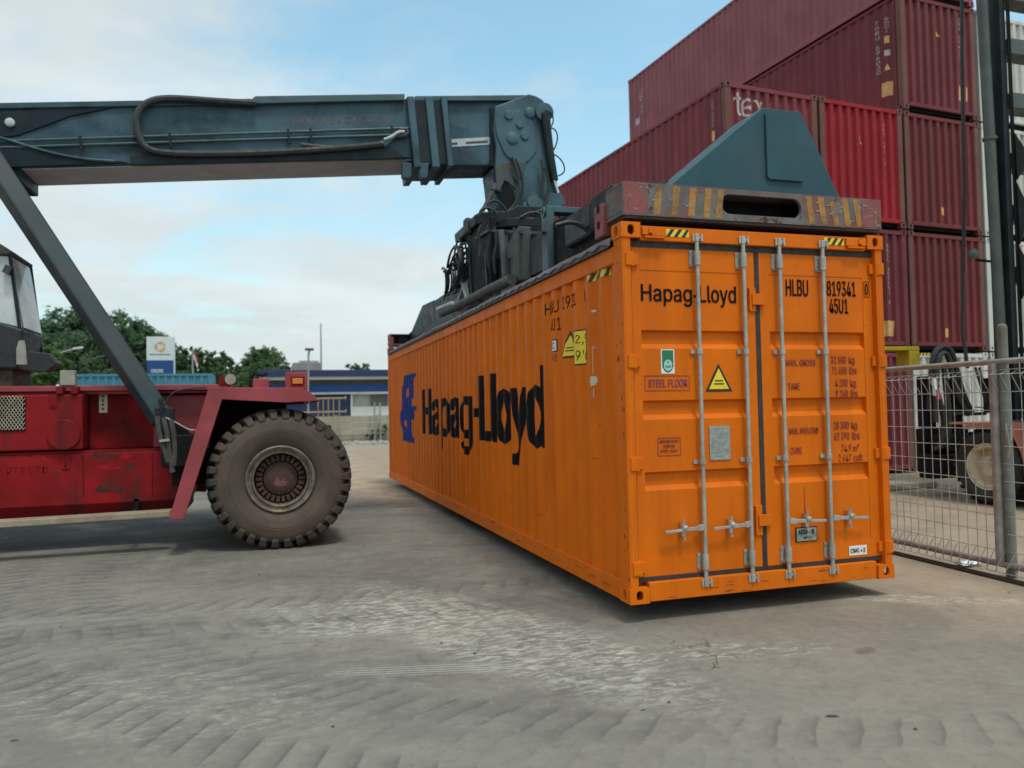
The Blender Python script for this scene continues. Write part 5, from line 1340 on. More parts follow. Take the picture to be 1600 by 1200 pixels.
for x0, x1 in ((0.475, 0.535), (1.905, 1.965)):
    MB().prism([(0.32, 3.19), (0.32, 3.34), (1.5, 3.58), (2.5, 3.70), (2.715, 3.70), (2.715, 3.19)], 'x', x0, x1).build('arm_plate', M['dark'], spreader, bevel=0.008)
    MB().prism([(11.85, 3.19), (11.93, 3.34), (10.45, 3.80), (9.305, 3.75), (9.305, 3.19)], 'x', x0, x1).build('arm_plate', M['greydk'], spreader, bevel=0.008)
# open channel frame at the near beam ends
mb = MB()
for x0 in (0.40, 1.55):
    mb = MB()
    mb.box(x0, 2.72, ZB0 - 0.06, x0 + 0.09, 2.897, ZB1 + 0.16); mb.box(x0 + 0.40, 2.72, ZB0 - 0.06, x0 + 0.47, 2.897, ZB1 + 0.16)
    mb.box(x0 + 0.0905, 2.72, ZB1 + 0.09, x0 + 0.3995, 2.897, ZB1 + 0.16)
    mb.build('beam_end_frame', M['greylt'], spreader, bevel=0.008)
mb = MB(); mb.lathe((0.399, 2.80, ZB1 + 0.10), (-1, 0, 0), [(0, 0.06), (0.02, 0.06), (0.02, 0.03), (0.004, 0.03), (0.004, 0.001)], 16); mb.build('beam_eye', M['greylt'], spreader, smooth=True)
MB().box(0.455, 3.02, ZB0 + 0.06, 0.469, 3.75, ZB1 - 0.06).build('beam_panel', M['dusty'], spreader, bevel=0.005)
mb = MB(); mb.prism([(3.45, ZB1 + 0.10), (3.98, ZB1 - 0.06), (3.90, ZB1 - 0.22), (3.70, ZB1 - 0.25), (3.76, ZB0), (3.45, ZB0)], 'x', 0.30, 0.465); mb.build('guide_bracket', M['dusty'], spreader, bevel=0.02)
MB().box(0.28, 3.85, ZB0 - 0.08, 0.44, 4.15, ZB0 + 0.10).build('lamp_box', M['silver'], spreader, bevel=0.01)
# arms that slide out to the end beams
for y0, y1 in ((0.30, 3.3), (9.0, L_ - 0.30)):
    MB().box(0.86, y0, ZB0 + 0.08, 1.58, y1, ZB1 - 0.10).build('telescopic_arm', M['dark'], spreader, bevel=0.015)
mb = MB()
for k in range(3):
    hosep([(868 + 2 * k, 352), (890 + 3 * k, 346), (912, 352 + 3 * k), (930, 372)], 1.6, 0.022, 'hydraulic_hose', M['hose'], spreader) if k < 2 else None
mb.tube([(0.62, 0.4, 3.45), (0.62, 2.7, 3.45)], 0.07, 10); mb.tube([(0.62, 0.4, 3.25), (0.62, 2.7, 3.25)], 0.05, 10); mb.build('extension_cylinder', M['rusty'], spreader, smooth=True)
for (ya, yb, x_) in ((0.9, 1.4, 0.35), (1.5, 2.2, 0.40)):
    MB().box(x_, ya, 3.30, x_ + 0.28, yb, 3.62).build('valve_block', M['greydk'], spreader, bevel=0.03)
# side frame with struts, pipe rail and hose bundle
mb = MB()
for pa, pb, w_ in (((785, 360), (789, 398), 0.11), ((789, 397), (792, 441), 0.11)):
    a = at(pa[0], pa[1], 'x', 0.30); b_ = at(pb[0], pb[1], 'x', 0.30); mb.bar(a, b_, 0.06, w_, (1, 0, 0))
mb.build('side_strut', M['dusty'], spreader, bevel=0.01)
for pa, pb, h_ in (((765, 360), (745, 372), 0.04), ((765, 360), (850, 364), 0.03)):
    MB().bar(at(pa[0], pa[1], 'x', 0.34), at(pb[0], pb[1], 'x', 0.34), 0.05, h_).build('side_frame', M['greydk'], spreader)
for px in (715, 735, 760):
    MB().bar(at(px, 395, 'x', 0.36), at(px + 4, 462, 'x', 0.36), 0.05, 0.05, (1, 0, 0)).build('side_post', M['greydk'], spreader)
mb = MB(); mb.tube([at(690, 490, 'x', 0.22), at(735, 468, 'x', 0.22), at(770, 450, 'x', 0.22), at(800, 436, 'x', 0.22)], 0.065, 12); mb.build('guide_pipe', M['hosegrey'], spreader, smooth=True)
mb = MB(); mb.tube([at(684, 483, 'x', 0.18), at(705, 474, 'x', 0.18), at(712, 474, 'x', 0.18)], 0.035, 10); mb.build('guide_rod', M['silver'], spreader, smooth=True)
mb = MB(); a = at(728, 345, 'x', 0.3); mb.box(0.26, a.y - 0.15, a.z - 0.22, 0.36, a.y + 0.05, a.z + 0.02); mb.build('sensor_box', M['dusty'], spreader, bevel=0.03)
mb = MB()
for pa, pb in (((726, 450), (716, 485)), ((722, 430), (735, 470))):
    mb.bar(at(pa[0], pa[1], 'x', 0.36), at(pb[0], pb[1], 'x', 0.36), 0.07, 0.12, (1, 0, 0))
mb.build('side_plate', M['silver'], spreader, bevel=0.01)
mb = MB(); a = at(738, 385, 'x', 0.42); mb.box(0.36, 4.9, 3.30, 0.465, 6.15, 4.3); mb.build('valve_bank', M['dark'], spreader, bevel=0.02)
random.seed(21)
for k in range(14):
    x_ = 0.16 + 0.022 * k; y_ = 6.35 + random.uniform(-0.10, 0.45)
    n = 14; r_y = random.uniform(0.22, 0.42); r_z = random.uniform(0.20, 0.34); cz = 3.92 + random.uniform(-0.22, 0.10)
    mb = MB(); mb.tube([(x_ + 0.04 * math.sin(3 * i / n), y_ + r_y * math.cos(2.0 * PI * (0.02 + 0.78 * i / n)), cz + r_z * math.sin(2.0 * PI * (0.02 + 0.78 * i / n))) for i in range(n + 1)], 0.017, 6)
    mb.build('hydraulic_hose', M['hose'], spreader, smooth=True)
for k in range(9):
    x_ = 0.12 + 0.03 * k; y_ = 6.75 + random.uniform(-0.15, 0.35); n = 12; r_y = random.uniform(0.16, 0.30); r_z = random.uniform(0.16, 0.26)
    mb = MB(); mb.tube([(x_, y_ + r_y * math.cos(PI * (0.4 + 1.25 * i / n)), 3.66 + 0.02 * k + r_z * math.sin(PI * (0.4 + 1.25 * i / n))) for i in range(n + 1)], 0.015, 6)
    mb.build('hydraulic_hose', M['hose'], spreader, smooth=True)
# end beams
def end_beam(y0, y1, face, near):
    s_ = 1 if y1 > y0 else -1
    XA, XB, zA, zB = 0.012, 2.425, Zc(H_) + 0.050, Zc(H_) + 0.305
    mb = MB()
    plate(mb, [rect(XA, zA, XB, zB), oval(1.245, (zA + zB) / 2 + 0.005, 0.375, 0.080, 28)], lambda u, v, w: (u, y0 + s_ * w, v), 0.03)
    ya, yb = sorted((y0 + s_ * 0.0302, y1))
    mb.box(XA, ya, zA, XB, yb, zA + 0.03); mb.box(XA, ya, zB - 0.02, XB, yb, zB)
    mb.box(XA, ya, zA + 0.03, XA + 0.03, yb, zB - 0.02); mb.box(XB - 0.03, ya, zA + 0.03, XB, yb, zB - 0.02)
    e = mb.build('end_beam', M['worn'], spreader, bevel=0.006)
    MB().box(XA + 0.2, y1 - 0.06 if s_ > 0 else y1 + 0.03, zA + 0.031, XB - 0.2, y1 - 0.03 if s_ > 0 else y1 + 0.06, zB - 0.021).build('beam_back', M['dark'], e)
    MB().box(XA + 0.02, ya - 0.02, zA - 0.022, XB - 0.02, yb, zA - 0.001).build('wear_plate', M['rusty'], e)
    for x_ in (0.08, W_ - 0.08):
        yl = 0.083 if s_ > 0 else L_ - 0.083
        mb = MB(); mb.lathe((x_, yl, Zc(H_) - 0.06), (0, 0, 1), [(0, 0.001), (0.0, 0.03), (0.03, 0.045), (0.045, 0.028), (0.12, 0.028), (0.12, 0.001)], 12); mb.build('twistlock', M['rusty'], e, smooth=True)
    # gusset tower
    tw = [(0.44, zB + 0.001), (1.33, 4.07), (1.70, 4.07), (2.02, zB + 0.10), (2.09, zB + 0.001)]
    ty = (y0 + s_ * 0.07, y0 + s_ * 0.50)
    t = MB().prism(tw, 'y', *sorted(ty)).build('gusset_tower', M['spred'], e, bevel=0.006)
    pl = rrect(1.34, zB + 0.12, 1.70, 4.03, 0.03)
    MB().prism(pl, 'y', *sorted((ty[0] - s_ * 0.025, ty[0] - s_ * 0.0005))).build('cover_plate', M['spred'], t, bevel=0.004)
    f = lambda u, v, w=0.0: (u, y0 - s_ * (0.002 + w), v)
    for xa_, xb_ in ((XA + 0.004, 0.225), (XB - 0.205, XB - 0.004)):
        mb = MB(); flat(mb, rect(xa_, zA + 0.012, xb_, zB - 0.01), f); mb.build('red_end_paint', M['wornred'], e)
    mb = MB()
    for k, xc in enumerate((0.30, 0.455, 0.60, 0.735, 0.845)):
        flat(mb, [(xc - 0.035, zA + 0.012), (xc + 0.022, zA + 0.012), (xc + 0.050, zB - 0.012), (xc - 0.007, zB - 0.012)], f)
    for k, xc in enumerate((1.70, 1.82, 1.94, 2.06, 2.175)):
        flat(mb, [(xc - 0.005, zA + 0.012), (xc + 0.050, zA + 0.012), (xc + 0.018, zB - (0.012 if k != 2 else 0.05)), (xc - 0.040, zB - (0.012 if k != 2 else 0.05))], f)
    mb.build('hazard_stripes', M['wornyel'], e)
    mb = MB(); random.seed(8)
    for k in range(80):
        u = random.uniform(XA + 0.05, XB - 0.05); v = random.uniform(zA + 0.02, zB - 0.03); a = random.uniform(-0.9, 0.9); l = random.uniform(0.01, 0.05); w = random.uniform(0.002, 0.006)
        if 0.85 < u < 1.64: continue
        c, s2 = math.cos(a), math.sin(a)
        flat(mb, [(u, v), (u + c * l, v + s2 * l * 0.6), (u + c * l * 0.8 + w, v + s2 * l * 0.6 + w), (u - w, v + w * 2)], lambda p_, q_: f(p_, q_, 0.002))
    mb.build('scratches', M['lens'], e)
    mb = MB()
    for xs in (0.055, XB - 0.075):
        flat(mb, [(xs + 0.002, zA + 0.045), (xs + 0.018, zA + 0.045), (xs + 0.034, zA + 0.155), (xs - 0.004, zA + 0.155), (xs - 0.004, zA + 0.135), (xs + 0.014, zA + 0.135)], lambda p_, q_: f(p_, q_, 0.002))
    mb.build('yellow_tick', M['wornyel'], e)
    # guide flipper at the side
    yb2 = (y0 + s_ * 0.31, y0 + s_ * 0.47)
    for x_, sx_ in ((XA, -1), (XB, 1)):
        xs = sorted((x_ - sx_ * 0.06, x_ + sx_ * 0.035))
        fl = MB().box(xs[0], min(yb2), zA - 0.10, xs[1], max(yb2), zB - 0.09).build('corner_guide', M['wornred'], e, bevel=0.01)
        mb = MB()
        for zz in (zA, zA + 0.13): mb.box(x_ + sx_ * 0.0355 if sx_ > 0 else x_ - 0.0385, min(yb2) + 0.05, zz - 0.03, x_ + 0.0385 if sx_ > 0 else x_ - 0.0355, max(yb2) - 0.06, zz + 0.03)
        mb.build('guide_slot', M['dark'], fl)
    return e
end_beam(-0.015, 0.30, -1, True)
end_beam(L_ + 0.015, L_ - 0.30, 1, False)

# --- cab under the boom
X0c = -7.6
mb = MB(); mb.prism([(X0c, 2.25), (-5.52, 2.25), (-5.46, 2.75), (-5.72, 2.83), (-6.15, 3.05), (X0c, 3.08)], 'y', 5.62, 6.55)
cab = mb.build('cab', M['hose'], rs, bevel=0.03)
MB().box(-7.5, 5.7, 2.03, -5.6, 6.5, 2.249).build('cab_base', M['rusty'], cab)
wq = [(X0c, 3.082), (-6.15, 3.052), (-5.72, 2.832), (-5.48, 2.770), (-5.62, 3.650), (X0c, 3.730)]
MB().prism(wq, 'y', 5.66, 5.672).build('side_window', M['glass'], cab)
MB().prism(wq, 'y', 6.498, 6.51).build('side_window', M['glass'], cab)
MB().prism([(-5.475, 2.770), (-5.615, 3.650), (-5.603, 3.650), (-5.463, 2.770)], 'y', 5.70, 6.47).build('windscreen', M['glass'], cab)
for y_ in (5.645, 6.525):
    MB().bar((-5.46, y_, 2.40), (-5.61, y_, 3.680), 0.035, 0.035, (0, 1, 0)).build('window_frame', M['greydk'], cab)
MB().prism([(X0c, 3.735), (-5.62, 3.66), (-5.58, 3.70), (-5.78, 3.85), (-5.95, 3.90), (X0c, 3.92)], 'y', 5.60, 6.57).build('cab_roof', M['hosegrey'], cab, bevel=0.02)
MB().prism(prof([(44, 548), (76, 552), (90, 568), (70, 582), (46, 578)], 5.55), 'y', 5.55, 5.80).build('step_box', M['hose'], cab, bevel=0.01)
MB().prism([(-5.52, 2.30), (-5.40, 2.30), (-5.44, 2.60), (-5.49, 2.60), (-5.52, 2.5)], 'y', 5.56, 5.615).build('cab_corner_plate', M['lens'], cab, bevel=0.006)
mb = MB(); mb.box(-6.5, 5.9, 3.090, -6.1, 6.3, 3.580); mb.box(-6.55, 5.9, 3.090, -6.45, 6.3, 3.830); mb.build('seat', M['dark'], cab, bevel=0.05)
MB().bar(at(8, 420, 'y', 5.6), at(18, 424, 'y', 5.6), 0.12, 0.10).build('mirror', M['hosegrey'], cab)
# rear upright that carries the boom foot (behind the left edge of the picture)
mb = MB()
for y0 in (5.42, 6.60):
    mb.prism([(-9.6, 1.93), (-8.2, 1.93), (-8.7, 5.25), (-9.5, 5.25)], 'y', y0, y0 + 0.18)
mb.build('boom_pedestal', M['red'], rs, bevel=0.02)
mb = MB(); mb.tube([(-9.1, 5.35, 4.95), (-9.1, 6.85, 4.95)], 0.16, 16); mb.build('boom_pivot', M['grey'], rs, smooth=True)
MB().box(-11.2, 5.2, 0.7, -9.61, 7.0, 1.9).build('counterweight', M['red'], rs, bevel=0.05)

# ------------------------------------------------------------------ sliding mesh gate, post, track, paper
GD = Vector((0.052, 1.0, 0)).normalized(); GO = Vector((3.855, 0.05, 0)); GN = Vector((1, -0.052, 0)).normalized()
def gp(s, z, o=0.0): return GO + GD * s + GN * o + Vector((0, 0, z))
gate = thing('mesh_gate', gp(0, 0), 'galvanised tube and wire mesh gate to the right of the orange container', 'gate')
G0, G1 = -2.6, 2.7
mb = MB()
mb.tube([gp(G0, 1.975), gp(G1, 1.985)], 0.027, 12); mb.tube([gp(G0, 0.115), gp(G1, 0.115)], 0.030, 12)
for s in (G0, 0.16, G1): mb.tube([gp(s, 0.10), gp(s, 1.965)], 0.045, 14)
mb.build('frame', M['tubem'], gate, smooth=True)
def wire_mesh(s0, s1):
    mb = MB(); r_ = 0.0042
    zs = [0.03, 0.075, 0.27, 0.42, 0.57, 0.72, 0.87, 1.02, 1.17, 1.32, 1.47, 1.62, 1.73, 1.87, 1.92]
    # rolled (triangular) top and bottom edges
    prof_ = [(0.05, 0.085), (0.035, 0.0), (0.25, 0.0), (1.70, 0.0), (1.90, 0.0), (1.86, 0.105), (1.71, 0.012)]
    prof_ = [(0.24, 0.012), (0.06, 0.10), (0.035, 0.0), (0.24, -0.006), (1.70, -0.006), (1.905, 0.0), (1.86, 0.105), (1.71, 0.012)]
    n = int((s1 - s0) / 0.105)
    for k in range(n + 1):
        s = s0 + (s1 - s0) * k / n + 0.006 * math.sin(k * 5.1)
        mb.tube([gp(s + (0.035 if 0 < i < 2 else 0) , z, -o) for i, (z, o) in enumerate(prof_)], r_, 4)
    for z, o in ((0.035, 0), (0.06, 0.10), (0.24, 0), (0.40, 0), (0.56, 0), (0.72, 0), (0.88, 0), (1.04, 0), (1.20, 0), (1.36, 0), (1.53, 0), (1.70, 0), (1.86, 0.105), (1.905, 0)):
        mb.tube([gp(s0, z, -o - 0.007), gp((s0 + s1) / 2, z + 0.006 * math.sin(z * 9), -o - 0.007), gp(s1, z, -o - 0.007)], r_, 4)
    return mb.build('wire_mesh', M['wire'], gate)
wire_mesh(G0 + 0.06, 0.10); wire_mesh(0.215, G1 - 0.06)
mb = MB(); a = gp(-0.02, 1.32, -0.03)
for k in range(3): mb.tube([gp(-0.02 + 0.02 * math.cos(i), 1.30 + 0.03 * k + 0.05 * math.sin(i * 1.3), -0.05 + 0.02 * math.sin(i)) for i in range(8)], 0.006, 5)
mb.tube([gp(-0.01, 1.33, -0.05), gp(-0.03, 1.20, -0.05), gp(0.0, 1.10, -0.05)], 0.007, 5); mb.build('tie_wire', M['galv'], gate)
pb_ = at(1581, 903, 'z', 0.0); pt_ = at(1565.5, 512, 'y', pb_.y)
post = MB(); post.tube([pb_, pt_], 0.043, 16)
post.lathe(pt_, (0, 0, 1), [(0, 0.043), (0.02, 0.040), (0.035, 0.022), (0.038, 0.001)], 16)
o = post.build('gate_post', M['post'], None, smooth=True); tag(o, 'old grey round steel post standing close behind the mesh gate', 'post')
tr = MB(); tr.bar(gp(-2.6, 0.012, -0.14), gp(2.9, 0.012, -0.14), 0.05, 0.024); tr.bar(gp(-2.6, 0.030, -0.14), gp(2.9, 0.030, -0.14), 0.014, 0.012)
o = tr.build('gate_track', M['rusty']); tag(o, 'dark steel track on the ground along the mesh gate', 'rail')
random.seed(12); pp = at(1516, 881, 'z', 0.02); mb = MB(); vs = []
for j in range(6):
    for i in range(7): vs.append((pp.x - 0.11 + 0.036 * i, pp.y - 0.07 + 0.032 * j + random.uniform(-0.01, 0.01), 0.012 + 0.05 * abs(random.gauss(0, 0.6)) * (0.4 if i in (0, 6) else 1)))
mb.add(vs, [(j * 7 + i, j * 7 + i + 1, j * 7 + i + 8, j * 7 + i + 7) for j in range(5) for i in range(6)])
o = mb.build('paper_sheet', M['paper']); tag(o, 'crumpled white paper lying at the foot of the mesh gate', 'litter')
o.modifiers.new('solid', 'SOLIDIFY').thickness = 0.002

# ------------------------------------------------------------------ container handler behind the gate
hd = thing('container_handler', (9.5, 3.5, 0), 'container handler with tall grey green lift mast and salmon fenders behind the mesh gate', 'container handler')
def side_wheel(x, y, rad, wd, name='wheel', s_=1):
    o = (x, y, rad - 0.01); d = (s_, 0, 0)
    w = MB(); w.lathe(o, d, [(0.22, 0.001), (0.03, 0.001), (0.03, 0.09), (0.05, 0.15), (0.13, 0.17), (0.16, 0.30), (0.22, 0.33)], 30)
    for k in range(10):
        a = 2 * PI * k / 10; p = Vector((x + 0.045 * s_, y + math.cos(a) * 0.125, rad - 0.01 + math.sin(a) * 0.125)); w.tube([p, p - Vector(d) * 0.025], 0.014, 6)
    wo = w.build(name, M['cream'], hd, smooth=True)
    r = MB(); r.lathe(o, d, [(0.20, 0.27), (0.02, 0.30), (0.0, 0.315), (0.015, 0.335), (-0.012, 0.355), (0.02, 0.37), (wd - 0.05, 0.37)], 40); r.build('rim', M['cream'], wo, smooth=True)
    t = MB(); t.lathe(o, d, [(0.02, 0.36), (-0.03, 0.43), (-0.035, 0.50), (0.0, rad - 0.05), (0.05, rad - 0.01), (wd - 0.05, rad - 0.01), (wd, rad - 0.06), (wd, 0.4), (wd - 0.04, 0.36)], 60)
    for k in range(30):
        a = 2 * PI * k / 30
        for h_ in (0, 1):
            aa = a + h_ * PI / 30; c, s2 = math.cos(aa), math.sin(aa); t0, t1 = ((-0.005, wd * 0.45), (wd * 0.55, wd))[h_]
            p0 = Vector((x + s_ * t0, y + c * (rad - 0.012), rad - 0.01 + s2 * (rad - 0.012))); p1 = Vector((x + s_ * t1, y + c * (rad - 0.012), rad - 0.01 + s2 * (rad - 0.012)))
            t.bar(p0, p1, 0.055, 0.03, (0, c, s2))
    t.build('tyre', M['hose'], wo, smooth=True)
    return wo
side_wheel(8.0, 3.98, 0.60, 0.46); side_wheel(8.55, 3.98, 0.60, 0.46)
side_wheel(12.4, 3.98, 0.60, 0.46, s_=-1); side_wheel(8.3, -0.2, 0.58, 0.45); side_wheel(12.1, -0.2, 0.58, 0.45, s_=-1)
def PX(px, py, x):
    q = at(px, py, 'x', x); return (q.y, q.z)
fo = [PX(a, b_, 7.93) for a, b_ in ((1503, 665), (1520, 660), (1600, 660), (1680, 662), (1690, 790), (1612, 775), (1594, 706), (1578, 673), (1535, 669), (1508, 671))]
for x0, x1 in ((7.93, 7.97), (12.43, 12.47)): MB().prism(fo, 'x', x0, x1).build('fender', M['salmon'], hd, bevel=0.006)
ys = [p[0] for p in fo]; zt_ = fo[1][1]
MB().box(7.971, min(ys) + 0.02, zt_ - 0.03, 9.05, fo[1][0] - 0.001, zt_ - 0.004).build('fender_top', M['salmon'], hd) if min(ys) + 0.02 < fo[1][0] else None
MB().box(7.971, 2.6, zt_ - 0.035, 9.0, 4.62, zt_ - 0.004).build('fender_top', M['salmon'], hd)
MB().box(8.6, -1.4, 0.45, 12.0, 4.35, 1.25).build('chassis', M['dark'], hd, bevel=0.03)
MB().box(8.3, -1.8, 0.62, 12.1, 2.3, 1.75).build('engine_cover', M['salmon'], hd, bevel=0.06)
mb = MB(); mb.box(9.6, 1.2, 1.755, 10.9, 2.3, 3.3); mb.build('cab', M['hose'], hd, bevel=0.08)
MB().box(9.6, 1.2, 2.3, 10.9, 2.29, 3.1)
# mast
mb = MB()
YM = 4.75
mb.tube([(9.345, YM, 0.45), (9.135, YM, 10.6)], 0.088, 16); mb.lathe((9.235, YM, 6.05), (0, 0, 1), [(0, 0.085), (0, 0.115), (0.05, 0.115), (0.05, 0.085)], 16)
mast = mb.build('mast', M['mast'], hd, smooth=True)
def channel(x, s_):
    mb = MB(); z0, z1 = 0.35, 10.8
    mb.box(min(x, x + s_ * 0.05), YM - 0.16, z0, max(x, x + s_ * 0.05), YM + 0.20, z1)
    mb.box(min(x + s_ * 0.051, x + s_ * 0.12), YM - 0.16, z0, max(x + s_ * 0.051, x + s_ * 0.12), YM - 0.11, z1)
    mb.box(min(x + s_ * 0.051, x + s_ * 0.12), YM + 0.15, z0, max(x + s_ * 0.051, x + s_ * 0.12), YM + 0.20, z1)
    mb.build('mast_rail', M['greydk'], mast, bevel=0.006)
channel(9.37, 1); channel(11.58, -1)
mb = MB(); mb.tube([(11.74, YM, 0.45), (11.74, YM, 10.6)], 0.125, 16); mb.build('mast_cylinder', M['mast'], mast, smooth=True)
for z in (9.35, 8.45, 7.52, 6.58, 5.55, 4.66, 3.6, 1.3):
    mb = MB(); mb.prism([(9.44, YM + 0.02), (9.58, YM - 0.18), (11.2, YM - 0.18), (11.3, YM + 0.02), (11.3, YM + 0.14), (9.44, YM + 0.14)], 'z', z, z + 0.27); mb.build('cross_member', M['mast'], mast, bevel=0.01)
mb = MB()
for za, zb2 in ((5.32, 6.12), (4.22, 5.28), (3.3, 4.18)):
    mb.prism([(9.52, za), (9.50, zb2), (9.74, (za + zb2) / 2 + 0.12), (9.76, (za + zb2) / 2 - 0.08)], 'y', YM - 0.25, YM - 0.19)
mb.build('anchor_plate', M['dark'], mast, bevel=0.006)
mb = MB()
for x_ in (9.50, 9.54):
    mb.tube([(x_, YM - 0.19, 1.0), (x_, YM - 0.19, 10.5)], 0.018, 6)
mb.build('lift_chain', M['dark'], mast)
# carriage, arms and hoses in front of the mast
mb = MB(); mb.box(8.2, 5.05, 0.75, 12.4, 5.25, 1.05); mb.box(9.3, 4.96, 1.4, 11.6, 5.15, 2.0)
for x_ in (8.55, 11.6): mb.box(x_, 5.02, 0.35, x_ + 0.16, 5.26, 2.0)
mb.box(8.0, 5.0, 0.32, 8.9, 5.3, 0.72)
mb.build('carriage', M['dark'], hd, bevel=0.02)
a = at(1442, 700, 'y', 5.35); b_ = at(1512, 700, 'y', 5.35)
mb = MB(); mb.box(a.x, 5.31, 0.40, b_.x, 5.5, 1.15); mb.box(a.x, 5.31, 1.16, a.x + 0.28, 5.45, 2.05); mb.box(b_.x, 4.99, 0.5, 9.3, 5.045, 1.12); mb.build('fork_frame', M['dark'], hd, bevel=0.02)
def handler_hose(pts, y, r, m='hose'):
    return hosep(pts, y, r, 'hydraulic_hose', M[m], hd)
handler_hose([(1452, 640), (1455, 590), (1458, 556), (1466, 543), (1480, 542), (1489, 554), (1496, 585), (1504, 615), (1518, 645)], 5.1, 0.05)
handler_hose([(1462, 660), (1463, 600), (1466, 560), (1474, 550), (1482, 556), (1488, 590), (1498, 625), (1514, 648)], 5.0, 0.045)
handler_hose([(1524, 574), (1530, 595), (1538, 620), (1545, 645)], 4.9, 0.022); handler_hose([(1530, 574), (1536, 600), (1544, 628)], 4.9, 0.02)
handler_hose([(1475, 575), (1480, 620), (1484, 660), (1478, 700)], 5.0, 0.05); handler_hose([(1455, 585), (1470, 630), (1476, 665), (1470, 702), (1462, 700)], 5.0, 0.045)
mb = MB(); mb.tube([at(1481, 648, 'y', 5.0), at(1540, 646, 'y', 5.0)], 0.028, 8); mb.bar(at(1524, 636, 'y', 4.95), at(1540, 637, 'y', 4.95), 0.02, 0.02); mb.build('cross_tube', M['greydk'], hd)
mb = MB(); mb.tube([at(1503, -40, 'y', 5.3), at(1503, 100, 'y', 5.3), at(1507, 300, 'y', 5.3), at(1505, 400, 'y', 5.3), at(1504, 520, 'y', 5.3), at(1512, 575, 'y', 5.2)], 0.032, 8); mb.build('hanging_cable', M['hose'], mast, smooth=True)
a = at(1519, 398, 'y', 5.0); mb = MB(); mb.bar(at(1524, 406, 'y', 5.0), at(1562, 410, 'y', 4.85), 0.03, 0.04); arm = mb.build('lamp_arm', M['dark'], mast)
mb = MB(); mb.lathe((a.x, a.y, a.z), (-0.6, -1, 0), [(0, 0.001), (0.0, 0.07), (0.1, 0.08), (0.12, 0.001)], 14); mb.build('work_lamp', M['greylt'], arm, smooth=True)
mb = MB(); a = at(1384, 545, 'y', 5.6); b_ = at(1426, 545, 'y', 5.6); c = at(1411, 575, 'y', 5.6)
mb.box(a.x - 0.4, 5.45, a.z - 0.04, b_.x, 5.75, a.z + 0.03); mb.box(c.x, 5.45, c.z, b_.x, 5.75, a.z - 0.041); mb.build('spreader_arm', M['bracket'], hd, bevel=0.01)
mb = MB(); q = at(1459, 590, 'y', 4.9); mb.bar(q, q + Vector((0.02, 0, -0.30)), 0.05, 0.05); mb.build('marker_flag', M['white'], hd); 
mb = MB(); mb.bar(q + Vector((0.03, -0.03, -0.20)), q + Vector((0.05, -0.03, -0.36)), 0.05, 0.05); mb.build('marker_flag', M['flagr'], hd)
mb = MB(); a = at(1545, 575, 'y', 4.82); mb.box(a.x - 0.05, 4.5, 1.3, a.x + 0.03, 4.56, a.z + 0.2); mb.build('ochre_bar', M['ochre'], hd)
hz_ = MB(True); hz_.cur = 0
u0, _ = on_end(1424, 563, 0, 0); u1, _ = on_end(1452, 563, 0, 0)
hazard(hz_, lambda u, v, w: (u, 0.003 - w, v), max(0.17, u0), CH - 0.085, max(0.17, u0) + 0.42, CH - 0.025, 4); hz_.build('hazard_sticker', [M['yellow'], M['black']], STACK[(0, 0)])
# low concrete sleepers in front of the stack
mb = MB(); a = at(1388, 766, 'z', 0.0); mb.box(a.x - 1.2, a.y - 0.15, 0.0, a.x + 1.0, a.y + 0.35, 0.13)
o = mb.build('concrete_sleeper', M['concrete'], None, bevel=0.03); tag(o, 'low concrete sleeper lying on the ground before the container stack', 'concrete block')

# ------------------------------------------------------------------ far side of the yard
YW = 38.0
def build_wall():
    r = thing('concrete_wall', (0, YW, 0), 'low precast concrete boundary wall in front of the blue and white building', 'wall')
    x0 = -34.0; pit = 2.31
    k = 0
    off = at(525, 670, 'y', YW).x
    n0 = int((off - x0) / pit)
    xs = [off + pit * i for i in range(-n0, 9)]
    for i, x in enumerate(xs):
        MB().box(x - 0.09, YW - 0.07, 0, x + 0.09, YW + 0.12, 1.46).build('wall_post', M['concrete'], r, bevel=0.01)
        if i + 1 < len(xs):
            mb = MB()
            for j in range(4): mb.box(x + 0.091, YW - 0.02, 0.02 + 0.352 * j, xs[i + 1] - 0.091, YW + 0.04, 0.02 + 0.352 * (j + 1) - 0.014)
            mb.build('wall_panel', M['concrete'], r, bevel=0.006)
    mb = MB(); q = at(560, 680, 'y', YW - 0.12); mb.tube([(q.x - 9, YW - 0.12, q.z), (q.x + 6, YW - 0.12, q.z)], 0.03, 6); mb.build('wall_pipe', M['post'], r)
build_wall()
YB = 46.0
def B(px, py, y=YB): return at(px, py, 'y', y)
bd = thing('office_building', (4, YB, 0), 'long low blue and white building with navy roof edge behind the concrete wall', 'building')
xl = B(404, 580).x; xr = xl + 26
def zrow(py): return B(520, py).z
mb = MB(); mb.box(xl, YB - 0.9, zrow(589), xr, YB + 9, zrow(579)); mb.build('roof', M['navy'], bd, bevel=0.02)
MB().box(xl + 0.05, YB - 0.75, zrow(593.5), xr - 0.05, YB + 8.8, zrow(589) - 0.002).build('roof_trim', M['bwhite'], bd)
MB().box(xl + 0.4, YB + 0.30, zrow(602), xr - 0.2, YB + 8.4, zrow(593.5) - 0.003).build('upper_wall', M['bgrey'], bd)
MB().box(xl + 0.2, YB - 0.12, zrow(613), xr - 0.2, YB + 0.299, zrow(601)).build('blue_band', M['bblue'], bd, bevel=0.02)
MB().box(xl + 0.2, YB - 0.16, zrow(616), xr - 0.2, YB + 0.299, zrow(613) - 0.003).build('ledge', M['bwhite'], bd)
xn = B(548, 630).x; xc2 = B(551.5, 630).x
